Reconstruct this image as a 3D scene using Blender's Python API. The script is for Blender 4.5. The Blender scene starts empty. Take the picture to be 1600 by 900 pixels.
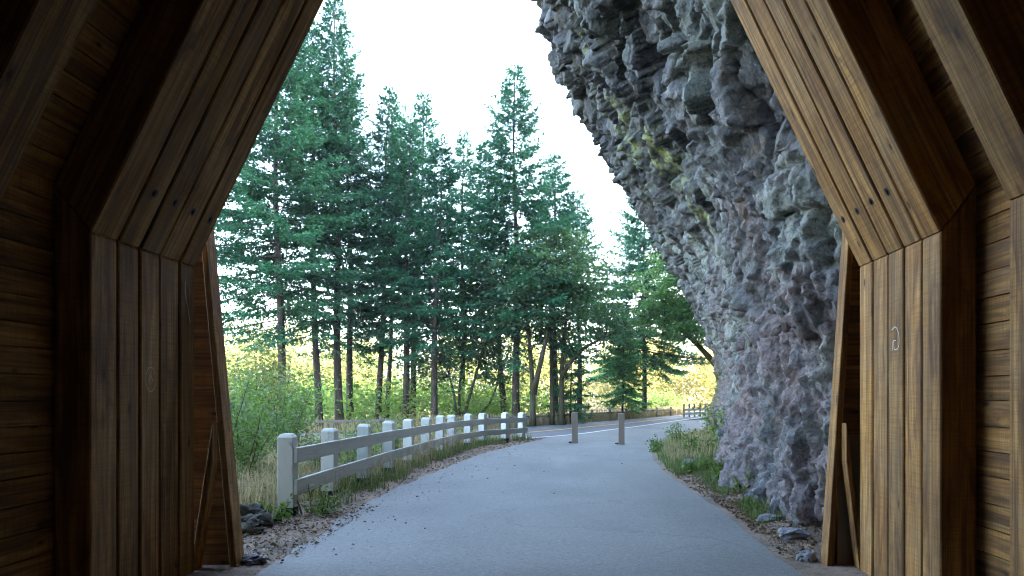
import bpy, bmesh, math, random
import numpy as np
from mathutils import Vector

SC = bpy.context.scene
COL = SC.collection
R = math.radians

# ------------------------------------------------------------------ camera
F_PX, PX0, PY0, HC = 1150.0, 891.0, 616.0, 1.6      # focal length in photo pixels, vanishing point, eye height
cam_d = bpy.data.cameras.new('camera')
cam = bpy.data.objects.new('camera', cam_d)
COL.objects.link(cam)
cam.location = (0, 0, HC)
cam.rotation_euler = (R(90), 0, 0)
cam_d.sensor_width = 36
cam_d.lens = F_PX / 1600 * 36
cam_d.shift_x = -(PX0 - 800) / 1600
cam_d.shift_y = (PY0 - 450) / 1600
cam_d.clip_start = 0.05
cam_d.clip_end = 3000
SC.camera = cam

# ------------------------------------------------------------------ sky, sun, exposure
SUN_EL, SUN_AZ = R(31), math.atan2(0.95, 0.30)      # azimuth clockwise from +Y
world = bpy.data.worlds.new('World')
SC.world = world
world.use_nodes = True
wn = world.node_tree.nodes
wl = world.node_tree.links
wn.clear()
w_out = wn.new('ShaderNodeOutputWorld')
w_bg = wn.new('ShaderNodeBackground')
w_sky = wn.new('ShaderNodeTexSky')
w_sky.sky_type = 'NISHITA'
w_sky.sun_disc = False
w_sky.sun_elevation = SUN_EL
w_sky.sun_rotation = SUN_AZ
w_sky.air_density = 1.0
w_sky.dust_density = 2.2
w_sky.ozone_density = 0.35
w_bg.inputs[1].default_value = 0.15
wl.new(w_sky.outputs[0], w_bg.inputs[0])
wl.new(w_bg.outputs[0], w_out.inputs[0])

sun_d = bpy.data.lights.new('sun', 'SUN')
sun_d.energy = 4.0
sun_d.angle = R(0.5)
sun_d.color = (1.0, 0.93, 0.80)
sun = bpy.data.objects.new('sun', sun_d)
COL.objects.link(sun)
sd = Vector((math.sin(SUN_AZ) * math.cos(SUN_EL), math.cos(SUN_AZ) * math.cos(SUN_EL), math.sin(SUN_EL)))
sun.rotation_euler = sd.to_track_quat('Z', 'Y').to_euler()
sun.location = (60, 20, 60)

SC.view_settings.view_transform = 'Standard'
SC.view_settings.look = 'None'
SC.view_settings.gamma = 1
SC.view_settings.use_curve_mapping = False
SC.view_settings.exposure = 4.3
SC.cycles.filter_width = 1.1
SC.cycles.max_bounces = 8
SC.cycles.diffuse_bounces = 5
SC.cycles.transparent_max_bounces = 8

# ------------------------------------------------------------------ helpers
rng = np.random.default_rng(7)
random.seed(7)


def P(px, py):
    """Ground point seen at a pixel of the photograph."""
    d = F_PX * HC / (py - PY0)
    return ((px - PX0) / F_PX * d, d)


def at(px, depth):
    return (px - PX0) / F_PX * depth


def hgt(py, depth):
    return HC + (PY0 - py) / F_PX * depth


def tag(o, label=None, cat=None, group=None, kind=None):
    if label:
        o['label'] = label
    if cat:
        o['category'] = cat
    if group:
        o['group'] = group
    if kind:
        o['kind'] = kind
    return o


def empty(name, loc=(0, 0, 0), rz=0.0):
    o = bpy.data.objects.new(name, None)
    o.empty_display_size = 0.2
    o.location = loc
    o.rotation_euler = (0, 0, rz)
    COL.objects.link(o)
    return o


def link_mesh(name, me, mat, parent=None, loc=None, smooth=False):
    if mat is not None and not me.materials:
        me.materials.append(mat)
    if smooth:
        me.polygons.foreach_set('use_smooth', [True] * len(me.polygons))
    o = bpy.data.objects.new(name, me)
    COL.objects.link(o)
    if parent is not None:
        o.parent = parent
    if loc is not None:
        o.location = loc
    return o


def copy_tree(o, parent=None):
    c = o.copy()
    COL.objects.link(c)
    if parent is not None:
        c.parent = parent
    for ch in list(o.children):
        copy_tree(ch, c)
    return c


def quads_mesh(name, q):
    """q: (N,4,3) array -> mesh of loose quads."""
    q = np.ascontiguousarray(q, dtype=np.float32)
    n = len(q)
    me = bpy.data.meshes.new(name)
    me.vertices.add(n * 4)
    me.vertices.foreach_set('co', q.reshape(-1))
    me.loops.add(n * 4)
    me.loops.foreach_set('vertex_index', np.arange(n * 4, dtype=np.int32))
    me.polygons.add(n)
    me.polygons.foreach_set('loop_start', np.arange(0, n * 4, 4, dtype=np.int32))
    me.update(calc_edges=True)
    return me


def grid_mesh(name, V):
    """V: (A,B,3) -> mesh grid."""
    a, b = V.shape[:2]
    me = bpy.data.meshes.new(name)
    me.vertices.add(a * b)
    me.vertices.foreach_set('co', np.ascontiguousarray(V, dtype=np.float32).reshape(-1))
    i = np.arange((a - 1) * b).reshape(a - 1, b)[:, :-1]
    f = np.stack([i, i + 1, i + b + 1, i + b], -1).reshape(-1)
    n = (a - 1) * (b - 1)
    me.loops.add(n * 4)
    me.loops.foreach_set('vertex_index', f.astype(np.int32))
    me.polygons.add(n)
    me.polygons.foreach_set('loop_start', np.arange(0, n * 4, 4, dtype=np.int32))
    me.update(calc_edges=True)
    return me


class MB:
    def __init__(self):
        self.v, self.f = [], []

    def poly(self, pts):
        b = len(self.v)
        self.v += [tuple(p) for p in pts]
        self.f.append(tuple(range(b, b + len(pts))))

    def prism(self, poly, y0, y1):
        """polygon in XZ extruded along Y."""
        b, n = len(self.v), len(poly)
        self.v += [(x, y0, z) for x, z in poly] + [(x, y1, z) for x, z in poly]
        self.f.append(tuple(range(b, b + n)))
        self.f.append(tuple(range(b + 2 * n - 1, b + n - 1, -1)))
        for i in range(n):
            j = (i + 1) % n
            self.f.append((b + i, b + n + i, b + n + j, b + j))

    def box(self, x0, x1, y0, y1, z0, z1):
        self.prism([(x0, z0), (x1, z0), (x1, z1), (x0, z1)], y0, y1)

    def tube(self, pts, rad, n=6, cap=True):
        pts = [Vector(p) for p in pts]
        b = len(self.v)
        m = len(pts)
        ref = Vector((0.31, 0.17, 0.93)) if abs((pts[-1] - pts[0]).normalized().z) < .8 else Vector((1, 0.1, 0))
        for k in range(m):
            t = (pts[min(k + 1, m - 1)] - pts[max(k - 1, 0)]).normalized()
            u = t.cross(ref).normalized()
            w = t.cross(u)
            for i in range(n):
                a = 2 * math.pi * i / n
                self.v.append(tuple(pts[k] + (u * math.cos(a) + w * math.sin(a)) * rad[k]))
        for k in range(m - 1):
            for i in range(n):
                j = (i + 1) % n
                self.f.append((b + k * n + i, b + k * n + j, b + (k + 1) * n + j, b + (k + 1) * n + i))
        if cap:
            self.f.append(tuple(b + i for i in range(n - 1, -1, -1)))
            self.f.append(tuple(b + (m - 1) * n + i for i in range(n)))

    def mesh(self, name, bevel=0.0, seg=1):
        me = bpy.data.meshes.new(name)
        me.from_pydata(self.v, [], self.f)
        bm = bmesh.new()
        bm.from_mesh(me)
        bmesh.ops.recalc_face_normals(bm, faces=bm.faces)
        if bevel:
            ed = [e for e in bm.edges if len(e.link_faces) == 2 and e.calc_face_angle(0) > 0.3]
            bmesh.ops.bevel(bm, geom=ed, offset=bevel, segments=seg, affect='EDGES', clamp_overlap=True)
        bm.to_mesh(me)
        bm.free()
        return me

    def build(self, name, mat, parent=None, loc=None, bevel=0.0, smooth=False, seg=1):
        return link_mesh(name, self.mesh(name, bevel, seg), mat, parent, loc, smooth)


def norm(a):
    return a / np.maximum(np.linalg.norm(a, axis=-1, keepdims=True), 1e-9)


def kites(p, d, L, w, g, fold=0.15, droop=None):
    """leaf-shaped quads: base p, direction d, length L, width w (all arrays)."""
    n = len(p)
    d = norm(d)
    r = norm(np.cross(d, norm(g.normal(size=(n, 3)) * 0.6 + np.array([0, 0, 1.0]))))
    up = np.cross(r, d)
    L = np.broadcast_to(L, (n,))[:, None]
    w = np.broadcast_to(w, (n,))[:, None]
    mid = p + d * L * 0.45
    tip = p + d * L - up * L * 0.12
    return np.stack([p, mid + r * w / 2 + up * w * fold, tip, mid - r * w / 2 + up * w * fold], 1)


# hashed noise in numpy -------------------------------------------------
def _hash(ix, iy, iz, s):
    with np.errstate(over='ignore'):
        h = ix.astype(np.uint32) * np.uint32(374761393) + iy.astype(np.uint32) * np.uint32(668265263) + iz.astype(np.uint32) * np.uint32(2147483647) + np.uint32((s * 974634777) % 4294967296)
        h = (h ^ (h >> np.uint32(13))) * np.uint32(1274126177)
        h = (h ^ (h >> np.uint32(16))) * np.uint32(2246822519)
        h = h ^ (h >> np.uint32(15))
    return h.astype(np.float64) / 4294967296.0


def vnoise(p, s=1):
    i = np.floor(p).astype(np.int64)
    f = p - i
    f = f * f * (3 - 2 * f)
    out = 0
    for dx in (0, 1):
        for dy in (0, 1):
            for dz in (0, 1):
                w = (f[..., 0] if dx else 1 - f[..., 0]) * (f[..., 1] if dy else 1 - f[..., 1]) * (f[..., 2] if dz else 1 - f[..., 2])
                out = out + w * _hash(i[..., 0] + dx, i[..., 1] + dy, i[..., 2] + dz, s)
    return out * 2 - 1


def fbm(p, s=1, oct=4, gain=0.5):
    a, t = 1.0, 0
    for k in range(oct):
        t = t + a * vnoise(p * (2.03 ** k) + 17.3 * k, s + k)
        a *= gain
    return t


def facets(p, s=1, tilt=0.6, ids=False):
    """Voronoi blocks: each cell a flat tilted facet with its own height; also the crack distance."""
    i = np.floor(p).astype(np.int64)
    best = np.full(p.shape[:-1], 1e9)
    sec = np.full(p.shape[:-1], 1e9)
    val = np.zeros(p.shape[:-1])
    idv = np.zeros(p.shape[:-1])
    for dx in (-1, 0, 1):
        for dy in (-1, 0, 1):
            for dz in (-1, 0, 1):
                jx, jy, jz = i[..., 0] + dx, i[..., 1] + dy, i[..., 2] + dz
                c = np.stack([jx + _hash(jx, jy, jz, s), jy + _hash(jx, jy, jz, s + 1), jz + _hash(jx, jy, jz, s + 2)], -1)
                v = p - c
                d = np.sqrt((v * v).sum(-1))
                h = _hash(jx, jy, jz, s + 3) * 2 - 1
                h = h + tilt * (v[..., 1] * (_hash(jx, jy, jz, s + 4) * 2 - 1) + v[..., 2] * (_hash(jx, jy, jz, s + 5) * 2 - 1) + v[..., 0] * (_hash(jx, jy, jz, s + 6) * 2 - 1)) * 2
                m = d < best
                sec = np.where(m, best, np.minimum(sec, d))
                val = np.where(m, h, val)
                idv = np.where(m, _hash(jx, jy, jz, s + 9), idv)
                best = np.where(m, d, best)
    return (val, sec - best, idv) if ids else (val, sec - best)


# ------------------------------------------------------------------ materials
class NT:
    def __init__(self, name):
        self.m = bpy.data.materials.new(name)
        self.m.use_nodes = True
        self.t = self.m.node_tree
        self.t.nodes.clear()
        self.out = self.n('ShaderNodeOutputMaterial')

    def n(self, kind, **kw):
        o = self.t.nodes.new(kind)
        for k, v in kw.items():
            setattr(o, k, v)
        return o

    def set(self, sock, v):
        if hasattr(v, 'is_output') or isinstance(v, bpy.types.NodeSocket):
            self.t.links.new(v, sock)
        elif isinstance(v, (tuple, list)) and len(v) == 3 and sock.type == 'RGBA':
            sock.default_value = (*v, 1)
        else:
            sock.default_value = v

    def coords(self, scale=(1, 1, 1), kind='Object', loc=(0, 0, 0), vec=None):
        mp = self.n('ShaderNodeMapping')
        if vec is None:
            vec = self.n('ShaderNodeTexCoord').outputs[kind]
        self.set(mp.inputs[0], vec)
        self.set(mp.inputs['Scale'], scale)
        self.set(mp.inputs['Location'], loc)
        return mp.outputs[0]

    def noise(self, vec, scale=5, detail=4, rough=0.55, dist=0.0):
        o = self.n('ShaderNodeTexNoise')
        self.set(o.inputs['Vector'], vec)
        o.inputs['Scale'].default_value = scale
        o.inputs['Detail'].default_value = detail
        o.inputs['Roughness'].default_value = rough
        o.inputs['Distortion'].default_value = dist
        return o.outputs[0]

    def voro(self, vec, scale=5, feature='F1', out=0, rand=1.0):
        o = self.n('ShaderNodeTexVoronoi', feature=feature)
        self.set(o.inputs['Vector'], vec)
        o.inputs['Scale'].default_value = scale
        o.inputs['Randomness'].default_value = rand
        return o.outputs[out]

    def ramp(self, fac, stops, interp='LINEAR'):
        o = self.n('ShaderNodeValToRGB')
        o.color_ramp.interpolation = interp
        e = o.color_ramp.elements
        while len(e) < len(stops):
            e.new(0.5)
        for el, (p, c) in zip(e, stops):
            el.position = p
            el.color = (*c, 1) if isinstance(c, (tuple, list)) else (c, c, c, 1)
        self.set(o.inputs[0], fac)
        return o.outputs[0]

    def mix(self, fac, a, b, mode='MIX'):
        o = self.n('ShaderNodeMix', data_type='RGBA', blend_type=mode)
        self.set(o.inputs[0], fac)
        self.set(o.inputs[6], a)
        self.set(o.inputs[7], b)
        return o.outputs[2]

    def math(self, op, a, b=0.0, c=None):
        o = self.n('ShaderNodeMath', operation=op)
        self.set(o.inputs[0], a)
        self.set(o.inputs[1], b)
        if c is not None:
            self.set(o.inputs[2], c)
        return o.outputs[0]

    def add(self, vec, b):
        o = self.n('ShaderNodeVectorMath', operation='ADD')
        self.set(o.inputs[0], vec)
        self.set(o.inputs[1], b)
        return o.outputs[0]

    def bump(self, h, strength=0.5, dist=0.02, normal=None):
        o = self.n('ShaderNodeBump')
        o.inputs['Strength'].default_value = strength
        o.inputs['Distance'].default_value = dist
        self.set(o.inputs['Height'], h)
        if normal is not None:
            self.set(o.inputs['Normal'], normal)
        return o.outputs[0]

    def bsdf(self, color, rough=0.8, normal=None, spec=0.3, metal=0.0):
        o = self.n('ShaderNodeBsdfPrincipled')
        self.set(o.inputs['Base Color'], color)
        self.set(o.inputs['Roughness'], rough)
        o.inputs['Specular IOR Level'].default_value = spec
        o.inputs['Metallic'].default_value = metal
        if normal is not None:
            self.set(o.inputs['Normal'], normal)
        self.t.links.new(o.outputs[0], self.out.inputs[0])
        return self.m


def mat_wood(name, axis='Z', tint=(1, 1, 1), island=True, grey=0.22, dark=1.0):
    k = NT(name)
    oi = k.n('ShaderNodeObjectInfo').outputs['Random']
    isl = k.n('ShaderNodeNewGeometry').outputs['Random Per Island']
    rnd = k.math('FRACT', k.math('ADD', k.math('MULTIPLY', oi, 7.31), isl if island else 0.0))
    cx = k.n('ShaderNodeCombineXYZ')
    k.set(cx.inputs[0], k.math('MULTIPLY', rnd, 37.0))
    k.set(cx.inputs[1], k.math('MULTIPLY', rnd, 91.0))
    k.set(cx.inputs[2], k.math('MULTIPLY', rnd, 53.0))
    base = k.n('ShaderNodeTexCoord').outputs['Object']
    off = k.add(base, cx.outputs[0])
    L, A = 0.55, 9.0
    sc = {'Z': (A, A, L), 'Y': (A, L, A), 'X': (L, A, A)}[axis]
    v = k.coords(sc, vec=off)
    g1 = k.noise(v, 1.3, 6, 0.62, 0.6)
    sc2 = {'Z': (45, 45, 1.1), 'Y': (45, 1.1, 45), 'X': (1.1, 45, 45)}[axis]
    g2 = k.noise(k.coords(sc2, vec=off), 1.0, 3, 0.6, 0.2)
    sc3 = {'Z': (3, 3, 90), 'Y': (3, 90, 3), 'X': (90, 3, 3)}[axis]
    saw = k.noise(k.coords(sc3, vec=off), 1.0, 2, 0.6, 0.1)
    blot = k.noise(k.coords((1.2, 1.2, 1.2), vec=off), 1.0, 4, 0.6)
    t = tint
    c = k.ramp(g1, [(0.30, (0.12 * t[0], 0.045 * t[1], 0.009 * t[2])), (0.5, (0.32 * t[0], 0.150 * t[1], 0.032 * t[2])), (0.68, (0.48 * t[0], 0.265 * t[1], 0.075 * t[2]))])
    c = k.mix(k.ramp(g2, [(0.38, 0.75), (0.54, 0.0)]), c, (0.085 * t[0], 0.040 * t[1], 0.014 * t[2]))
    c = k.mix(k.math('MULTIPLY', k.ramp(saw, [(0.46, 0.0), (0.62, 1.0)]), 0.38), c, (0.10, 0.055, 0.022))
    c = k.mix(k.math('MULTIPLY', k.ramp(blot, [(0.42, 0.0), (0.66, 1.0)]), grey), c, (0.34, 0.26, 0.15))
    scf0 = k.noise(k.coords((14, 14, 14), vec=off), 1.0, 3, 0.6)
    # knots
    sk = {'Z': (.02, 5.0, 1.8), 'Y': (.02, 2.4, 5.5), 'X': (1.8, .02, 5.0)}[axis]
    kd = k.voro(k.coords(sk, vec=off), 1.0)
    kn = k.math('ADD', kd, k.math('MULTIPLY', k.math('SUBTRACT', scf0, 0.5), 0.16))
    c = k.mix(k.ramp(kn, [(0.055, 0.95), (0.075, 0.45), (0.17, 0.0)]), c, (0.030, 0.013, 0.005))
    # pale scuffs
    scf = k.noise(k.coords({'Z': (40, 40, 7), 'Y': (40, 7, 40), 'X': (7, 40, 40)}[axis], vec=off), 1.0, 5, 0.7, 1.5)
    c = k.mix(k.ramp(scf, [(0.69, 0.0), (0.74, 0.45)]), c, (0.50, 0.42, 0.31))
    stain = k.noise(k.coords({'Z': (5, 5, 0.9), 'Y': (5, 0.9, 5), 'X': (0.9, 5, 5)}[axis], vec=off), 1.0, 5, 0.65, 0.8)
    c = k.mix(k.ramp(stain, [(0.36, 0.65), (0.50, 0.0)]), c, (0.055, 0.024, 0.009))
    hv = k.ramp(rnd, [(0.0, 0.75 * dark), (1.0, 1.2 * dark)])
    c = k.mix(1.0, c, hv, 'MULTIPLY')
    hgt_ = k.math('ADD', k.math('MULTIPLY', g2, 0.7), k.math('ADD', k.math('MULTIPLY', g1, 0.9), k.math('MULTIPLY', saw, 0.35)))
    return k.bsdf(c, 0.72, k.bump(hgt_, 0.55, 0.006), 0.25)


def mat_leaf(name, ca, cb, trans=0.35, tcol=None, rough=0.6, spec=0.25, clump=0.6):
    k = NT(name)
    isl = k.n('ShaderNodeNewGeometry').outputs['Random Per Island']
    oi = k.n('ShaderNodeObjectInfo').outputs['Random']
    nz = k.noise(k.coords((1, 1, 1)), clump, 3, 0.5)
    f = k.math('ADD', k.math('MULTIPLY', isl, 0.55), k.math('MULTIPLY', k.ramp(nz, [(0.3, 0.0), (0.7, 1.0)]), 0.45))
    f = k.math('ADD', f, k.math('MULTIPLY', k.math('SUBTRACT', oi, 0.5), 0.3))
    c = k.mix(f, ca, cb)
    p = k.n('ShaderNodeBsdfPrincipled')
    k.set(p.inputs['Base Color'], c)
    p.inputs['Roughness'].default_value = rough
    p.inputs['Specular IOR Level'].default_value = spec
    tr = k.n('ShaderNodeBsdfTranslucent')
    k.set(tr.inputs[0], c if tcol is None else k.mix(f, tcol[0], tcol[1]))
    mx = k.n('ShaderNodeMixShader')
    mx.inputs[0].default_value = trans
    k.t.links.new(p.outputs[0], mx.inputs[1])
    k.t.links.new(tr.outputs[0], mx.inputs[2])
    k.t.links.new(mx.outputs[0], k.out.inputs[0])
    return k.m


def mat_bark(name, a=(0.035, 0.026, 0.02), b=(0.11, 0.088, 0.07), moss=0.0):
    k = NT(name)
    v = k.coords((9, 9, 1.6))
    n1 = k.noise(v, 1.2, 5, 0.6, 0.8)
    c = k.ramp(n1, [(0.3, a), (0.7, b)])
    if moss:
        m = k.noise(k.coords((1, 1, 1)), 1.1, 4, 0.6)
        c = k.mix(k.math('MULTIPLY', k.ramp(m, [(0.45, 0.0), (0.6, 1.0)]), moss), c, (0.07, 0.075, 0.02))
    return k.bsdf(c, 0.9, k.bump(n1, 0.9, 0.03), 0.1)


def mat_rock():
    k = NT('basalt')
    o = k.coords((1, 1, 1))
    big = k.noise(o, 0.35, 4, 0.6, 0.4)
    mid = k.noise(o, 1.6, 6, 0.65, 0.8)
    fine = k.noise(o, 7, 8, 0.75, 0.8)
    vfine = k.noise(o, 26, 5, 0.75, 0.4)
    cell = k.n('ShaderNodeAttribute', attribute_name='block').outputs['Fac']
    tone = k.math('ADD', k.math('MULTIPLY', mid, 0.62), k.math('MULTIPLY', cell, 0.38))
    c = k.ramp(tone, [(0.28, (0.034, 0.036, 0.040)), (0.50, (0.084, 0.085, 0.086)), (0.72, (0.22, 0.215, 0.205))])
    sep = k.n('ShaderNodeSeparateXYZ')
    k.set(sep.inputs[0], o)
    low = k.ramp(k.math('ADD', k.math('MULTIPLY', sep.outputs[2], 0.1), k.math('MULTIPLY', big, 0.35)), [(0.42, 1.0), (0.72, 0.0)])
    purp = k.noise(o, 1.0, 5, 0.62, 1.2)
    c = k.mix(k.math('MULTIPLY', k.math('MULTIPLY', low, k.ramp(purp, [(0.40, 0.0), (0.58, 1.0)])), 0.7), c, (0.165, 0.108, 0.10))
    c = k.mix(k.math('MULTIPLY', k.ramp(k.noise(o, 2.3, 4, 0.6, 0.5), [(0.58, 0.0), (0.68, 1.0)]), 0.5), c, (0.17, 0.10, 0.05))
    lic = k.noise(o, 0.55, 5, 0.6, 0.5)
    c = k.mix(k.math('MULTIPLY', k.ramp(lic, [(0.49, 0.0), (0.61, 1.0)]), 0.40), c, (0.25, 0.29, 0.22))
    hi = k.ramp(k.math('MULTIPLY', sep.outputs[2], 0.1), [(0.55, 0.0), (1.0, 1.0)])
    ms = k.noise(k.coords((1, 1, 0.45)), 2.2, 6, 0.7, 1.0)
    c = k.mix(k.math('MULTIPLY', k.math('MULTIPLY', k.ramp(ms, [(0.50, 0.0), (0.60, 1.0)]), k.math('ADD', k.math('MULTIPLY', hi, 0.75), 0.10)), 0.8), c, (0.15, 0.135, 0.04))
    upper_dark = k.ramp(k.math('ADD', k.math('MULTIPLY', sep.outputs[2], 0.1), k.math('MULTIPLY', k.math('SUBTRACT', big, 0.5), 0.9)), [(0.52, 0.0), (0.70, 0.75)])  # darker, bluer tone higher up the cliff
    c = k.mix(upper_dark, c, k.mix(1.0, c, (0.30, 0.32, 0.36), 'MULTIPLY'))
    at_ = k.n('ShaderNodeAttribute', attribute_name='lichen').outputs['Fac']
    c = k.mix(k.math('MULTIPLY', at_, k.ramp(k.noise(o, 3.5, 5, 0.65), [(0.44, 0.0), (0.60, 0.75)])), c, (0.30, 0.34, 0.09))
    mo = k.n('ShaderNodeAttribute', attribute_name='moss').outputs['Fac']
    c = k.mix(k.math('MULTIPLY', mo, k.ramp(k.noise(o, 4.5, 5, 0.65), [(0.42, 0.0), (0.55, 1.0)])), c, (0.13, 0.115, 0.035))
    c = k.mix(k.math('MULTIPLY', k.ramp(fine, [(0.36, 1.0), (0.47, 0.0)]), 0.85), c, (0.022, 0.023, 0.027))
    c = k.mix(k.math('MULTIPLY', k.ramp(fine, [(0.57, 0.0), (0.68, 1.0)]), 0.5), c, (0.36, 0.36, 0.35))
    c = k.mix(k.math('MULTIPLY', k.ramp(vfine, [(0.38, 1.0), (0.48, 0.0)]), 0.75), c, (0.03, 0.03, 0.032))
    v1 = k.voro(k.coords((1, 1, 0.7)), 7.0)
    v2 = k.voro(k.coords((1, 1, 0.8)), 17.0)
    h = k.math('ADD', k.math('MULTIPLY', fine, 0.55), k.math('ADD', k.math('MULTIPLY', vfine, 0.3), k.math('ADD', k.math('MULTIPLY', v1, 0.9), k.math('MULTIPLY', v2, 0.45))))
    return k.bsdf(c, 0.72, k.bump(h, 0.75, 0.04), 0.4)


def mat_asphalt(name, base, warm=0.0):
    k = NT(name)
    o = k.coords((1, 1, 1))
    big = k.noise(o, 0.35, 5, 0.6, 0.3)
    patch = k.noise(k.coords((1, 0.35, 1)), 0.9, 5, 0.62, 0.4)
    sp = k.noise(o, 70, 3, 0.75)
    sp2 = k.noise(o, 20, 5, 0.75)
    b = base
    c = k.ramp(big, [(0.3, (b[0] * .78, b[1] * .78, b[2] * .78)), (0.7, (b[0] * 1.13, b[1] * 1.13, b[2] * 1.13))])
    c = k.mix(k.math('MULTIPLY', k.ramp(patch, [(0.50, 0.0), (0.64, 1.0)]), 0.35), c, (b[0] * .60, b[1] * .60, b[2] * .60))
    c = k.mix(k.math('MULTIPLY', k.ramp(patch, [(0.32, 1.0), (0.44, 0.0)]), 0.35), c, (b[0] * 1.4, b[1] * 1.38, b[2] * 1.33))
    c = k.mix(k.math('MULTIPLY', k.ramp(sp, [(0.40, 1.0), (0.50, 0.0)]), 0.6), c, (b[0] * .35, b[1] * .35, b[2] * .35))
    c = k.mix(k.math('MULTIPLY', k.ramp(sp2, [(0.38, 1.0), (0.46, 0.0)]), 0.5), c, (b[0] * .45, b[1] * .45, b[2] * .45))
    c = k.mix(k.math('MULTIPLY', k.ramp(sp2, [(0.55, 0.0), (0.66, 1.0)]), 0.45), c, (b[0] * 1.6, b[1] * 1.55, b[2] * 1.48))
    wob = k.n('ShaderNodeTexNoise')
    wob.inputs['Scale'].default_value = 1.7
    wob.inputs['Detail'].default_value = 5
    k.set(wob.inputs['Vector'], o)
    wv = k.n('ShaderNodeVectorMath', operation='MULTIPLY_ADD')
    k.set(wv.inputs[0], wob.outputs[1])
    wv.inputs[1].default_value = (0.5, 0.5, 0.5)
    k.set(wv.inputs[2], o)
    ck = k.voro(wv.outputs[0], 0.45, 'DISTANCE_TO_EDGE')
    c = k.mix(k.math('MULTIPLY', k.ramp(ck, [(0.003, 1.0), (0.008, 0.0)]), k.math('MULTIPLY', k.ramp(big, [(0.46, 0.0), (0.56, 1.0)]), 0.4)), c, (b[0] * .3, b[1] * .3, b[2] * .3))
    h = k.math('ADD', sp, k.math('MULTIPLY', sp2, 0.8))
    return k.bsdf(c, 0.72, k.bump(h, 0.45, 0.006), 0.35)


def mat_ground():
    k = NT('soil_and_turf')
    o = k.coords((1, 1, 1))
    n1 = k.noise(o, 0.35, 5, 0.6, 0.4)
    n2 = k.noise(o, 4.0, 6, 0.7, 0.5)
    n3 = k.noise(o, 30, 4, 0.7)
    c = k.ramp(n2, [(0.3, (0.045, 0.035, 0.025)), (0.55, (0.13, 0.105, 0.075)), (0.75, (0.24, 0.20, 0.15))])
    c = k.mix(k.ramp(n1, [(0.42, 0.0), (0.58, 0.8)]), c, k.ramp(n2, [(0.3, (0.05, 0.065, 0.018)), (0.7, (0.20, 0.17, 0.08))]))
    c = k.mix(k.math('MULTIPLY', k.ramp(n3, [(0.35, 1.0), (0.48, 0.0)]), 0.6), c, (0.03, 0.025, 0.02))
    return k.bsdf(c, 0.92, k.bump(k.math('ADD', n2, n3), 0.7, 0.04), 0.1)


def mat_litter():
    k = NT('needle_litter')
    o = k.coords((1, 1, 1))
    n1 = k.noise(o, 1.2, 5, 0.65, 0.5)
    n2 = k.noise(o, 17, 5, 0.75, 0.5)
    n3 = k.noise(o, 55, 3, 0.7)
    c = k.ramp(n1, [(0.3, (0.10, 0.085, 0.07)), (0.5, (0.19, 0.145, 0.105)), (0.7, (0.27, 0.205, 0.15))])
    c = k.mix(k.ramp(n2, [(0.34, 0.8), (0.48, 0.0)]), c, (0.045, 0.035, 0.028))
    c = k.mix(k.math('MULTIPLY', k.ramp(n3, [(0.56, 0.0), (0.68, 1.0)]), 0.6), c, (0.34, 0.30, 0.26))
    return k.bsdf(c, 0.9, k.bump(k.math('ADD', n2, n3), 0.8, 0.02), 0.15)


def mat_paint(name, col, wear=(0.30, 0.27, 0.22), amt=0.5, axis='Z', streak=(0.35, 0.38, 0.34)):
    k = NT(name)
    oi = k.n('ShaderNodeObjectInfo').outputs['Random']
    cx = k.n('ShaderNodeCombineXYZ')
    k.set(cx.inputs[0], k.math('MULTIPLY', oi, 43.0))
    k.set(cx.inputs[2], k.math('MULTIPLY', oi, 17.0))
    off = k.add(k.n('ShaderNodeTexCoord').outputs['Object'], cx.outputs[0])
    sc = {'Z': (14, 14, 1.2), 'X': (1.2, 14, 14)}[axis]
    g = k.noise(k.coords(sc, vec=off), 1.2, 5, 0.65, 0.4)
    n = k.noise(off, 7, 6, 0.7, 0.4)
    c = k.mix(k.math('MULTIPLY', k.ramp(g, [(0.45, 0.0), (0.72, 1.0)]), 0.45), col, streak)
    c = k.mix(k.math('MULTIPLY', k.ramp(n, [(0.58, 0.0), (0.68, 1.0)]), amt), c, wear)
    return k.bsdf(c, 0.6, k.bump(g, 0.35, 0.006), 0.3)


def mat_plain(name, col, rough=0.8, var=0.3, scale=6, metal=0.0):
    k = NT(name)
    n = k.noise(k.coords((1, 1, 1)), scale, 5, 0.65)
    c = k.ramp(n, [(0.3, tuple(x * (1 - var) for x in col)), (0.7, tuple(min(1, x * (1 + var)) for x in col))])
    return k.bsdf(c, rough, k.bump(n, 0.4, 0.02), 0.3, metal)


M = {}
M['wood_z'] = mat_wood('weathered_timber', 'Z')
M['wood_y'] = mat_wood('weathered_boarding', 'Y', grey=0.18, dark=1.0)
M['wood_dark'] = mat_wood('dark_boarding', 'X', tint=(0.62, 0.55, 0.5), grey=0.05)
M['chalk'] = mat_plain('chalk', (0.55, 0.50, 0.42), 0.9, 0.3, 60)
M['iron'] = mat_plain('rusty_iron', (0.030, 0.024, 0.022), 0.6, 0.4, 40, 0.4)
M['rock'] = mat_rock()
M['path'] = mat_asphalt('path_asphalt', (0.154, 0.158, 0.144))
M['road'] = mat_asphalt('road_asphalt', (0.10, 0.105, 0.115))
M['ground'] = mat_ground()
M['litter'] = mat_litter()
M['soil'] = mat_litter()
M['white_line'] = mat_plain('white_road_paint', (0.62, 0.62, 0.60), 0.7, 0.2, 12)
M['yellow_line'] = mat_plain('yellow_road_paint', (0.45, 0.30, 0.05), 0.7, 0.2, 12)
M['white_paint'] = mat_paint('white_fence_paint', (0.47, 0.48, 0.44), wear=(0.20, 0.19, 0.14), amt=0.65)
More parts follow.
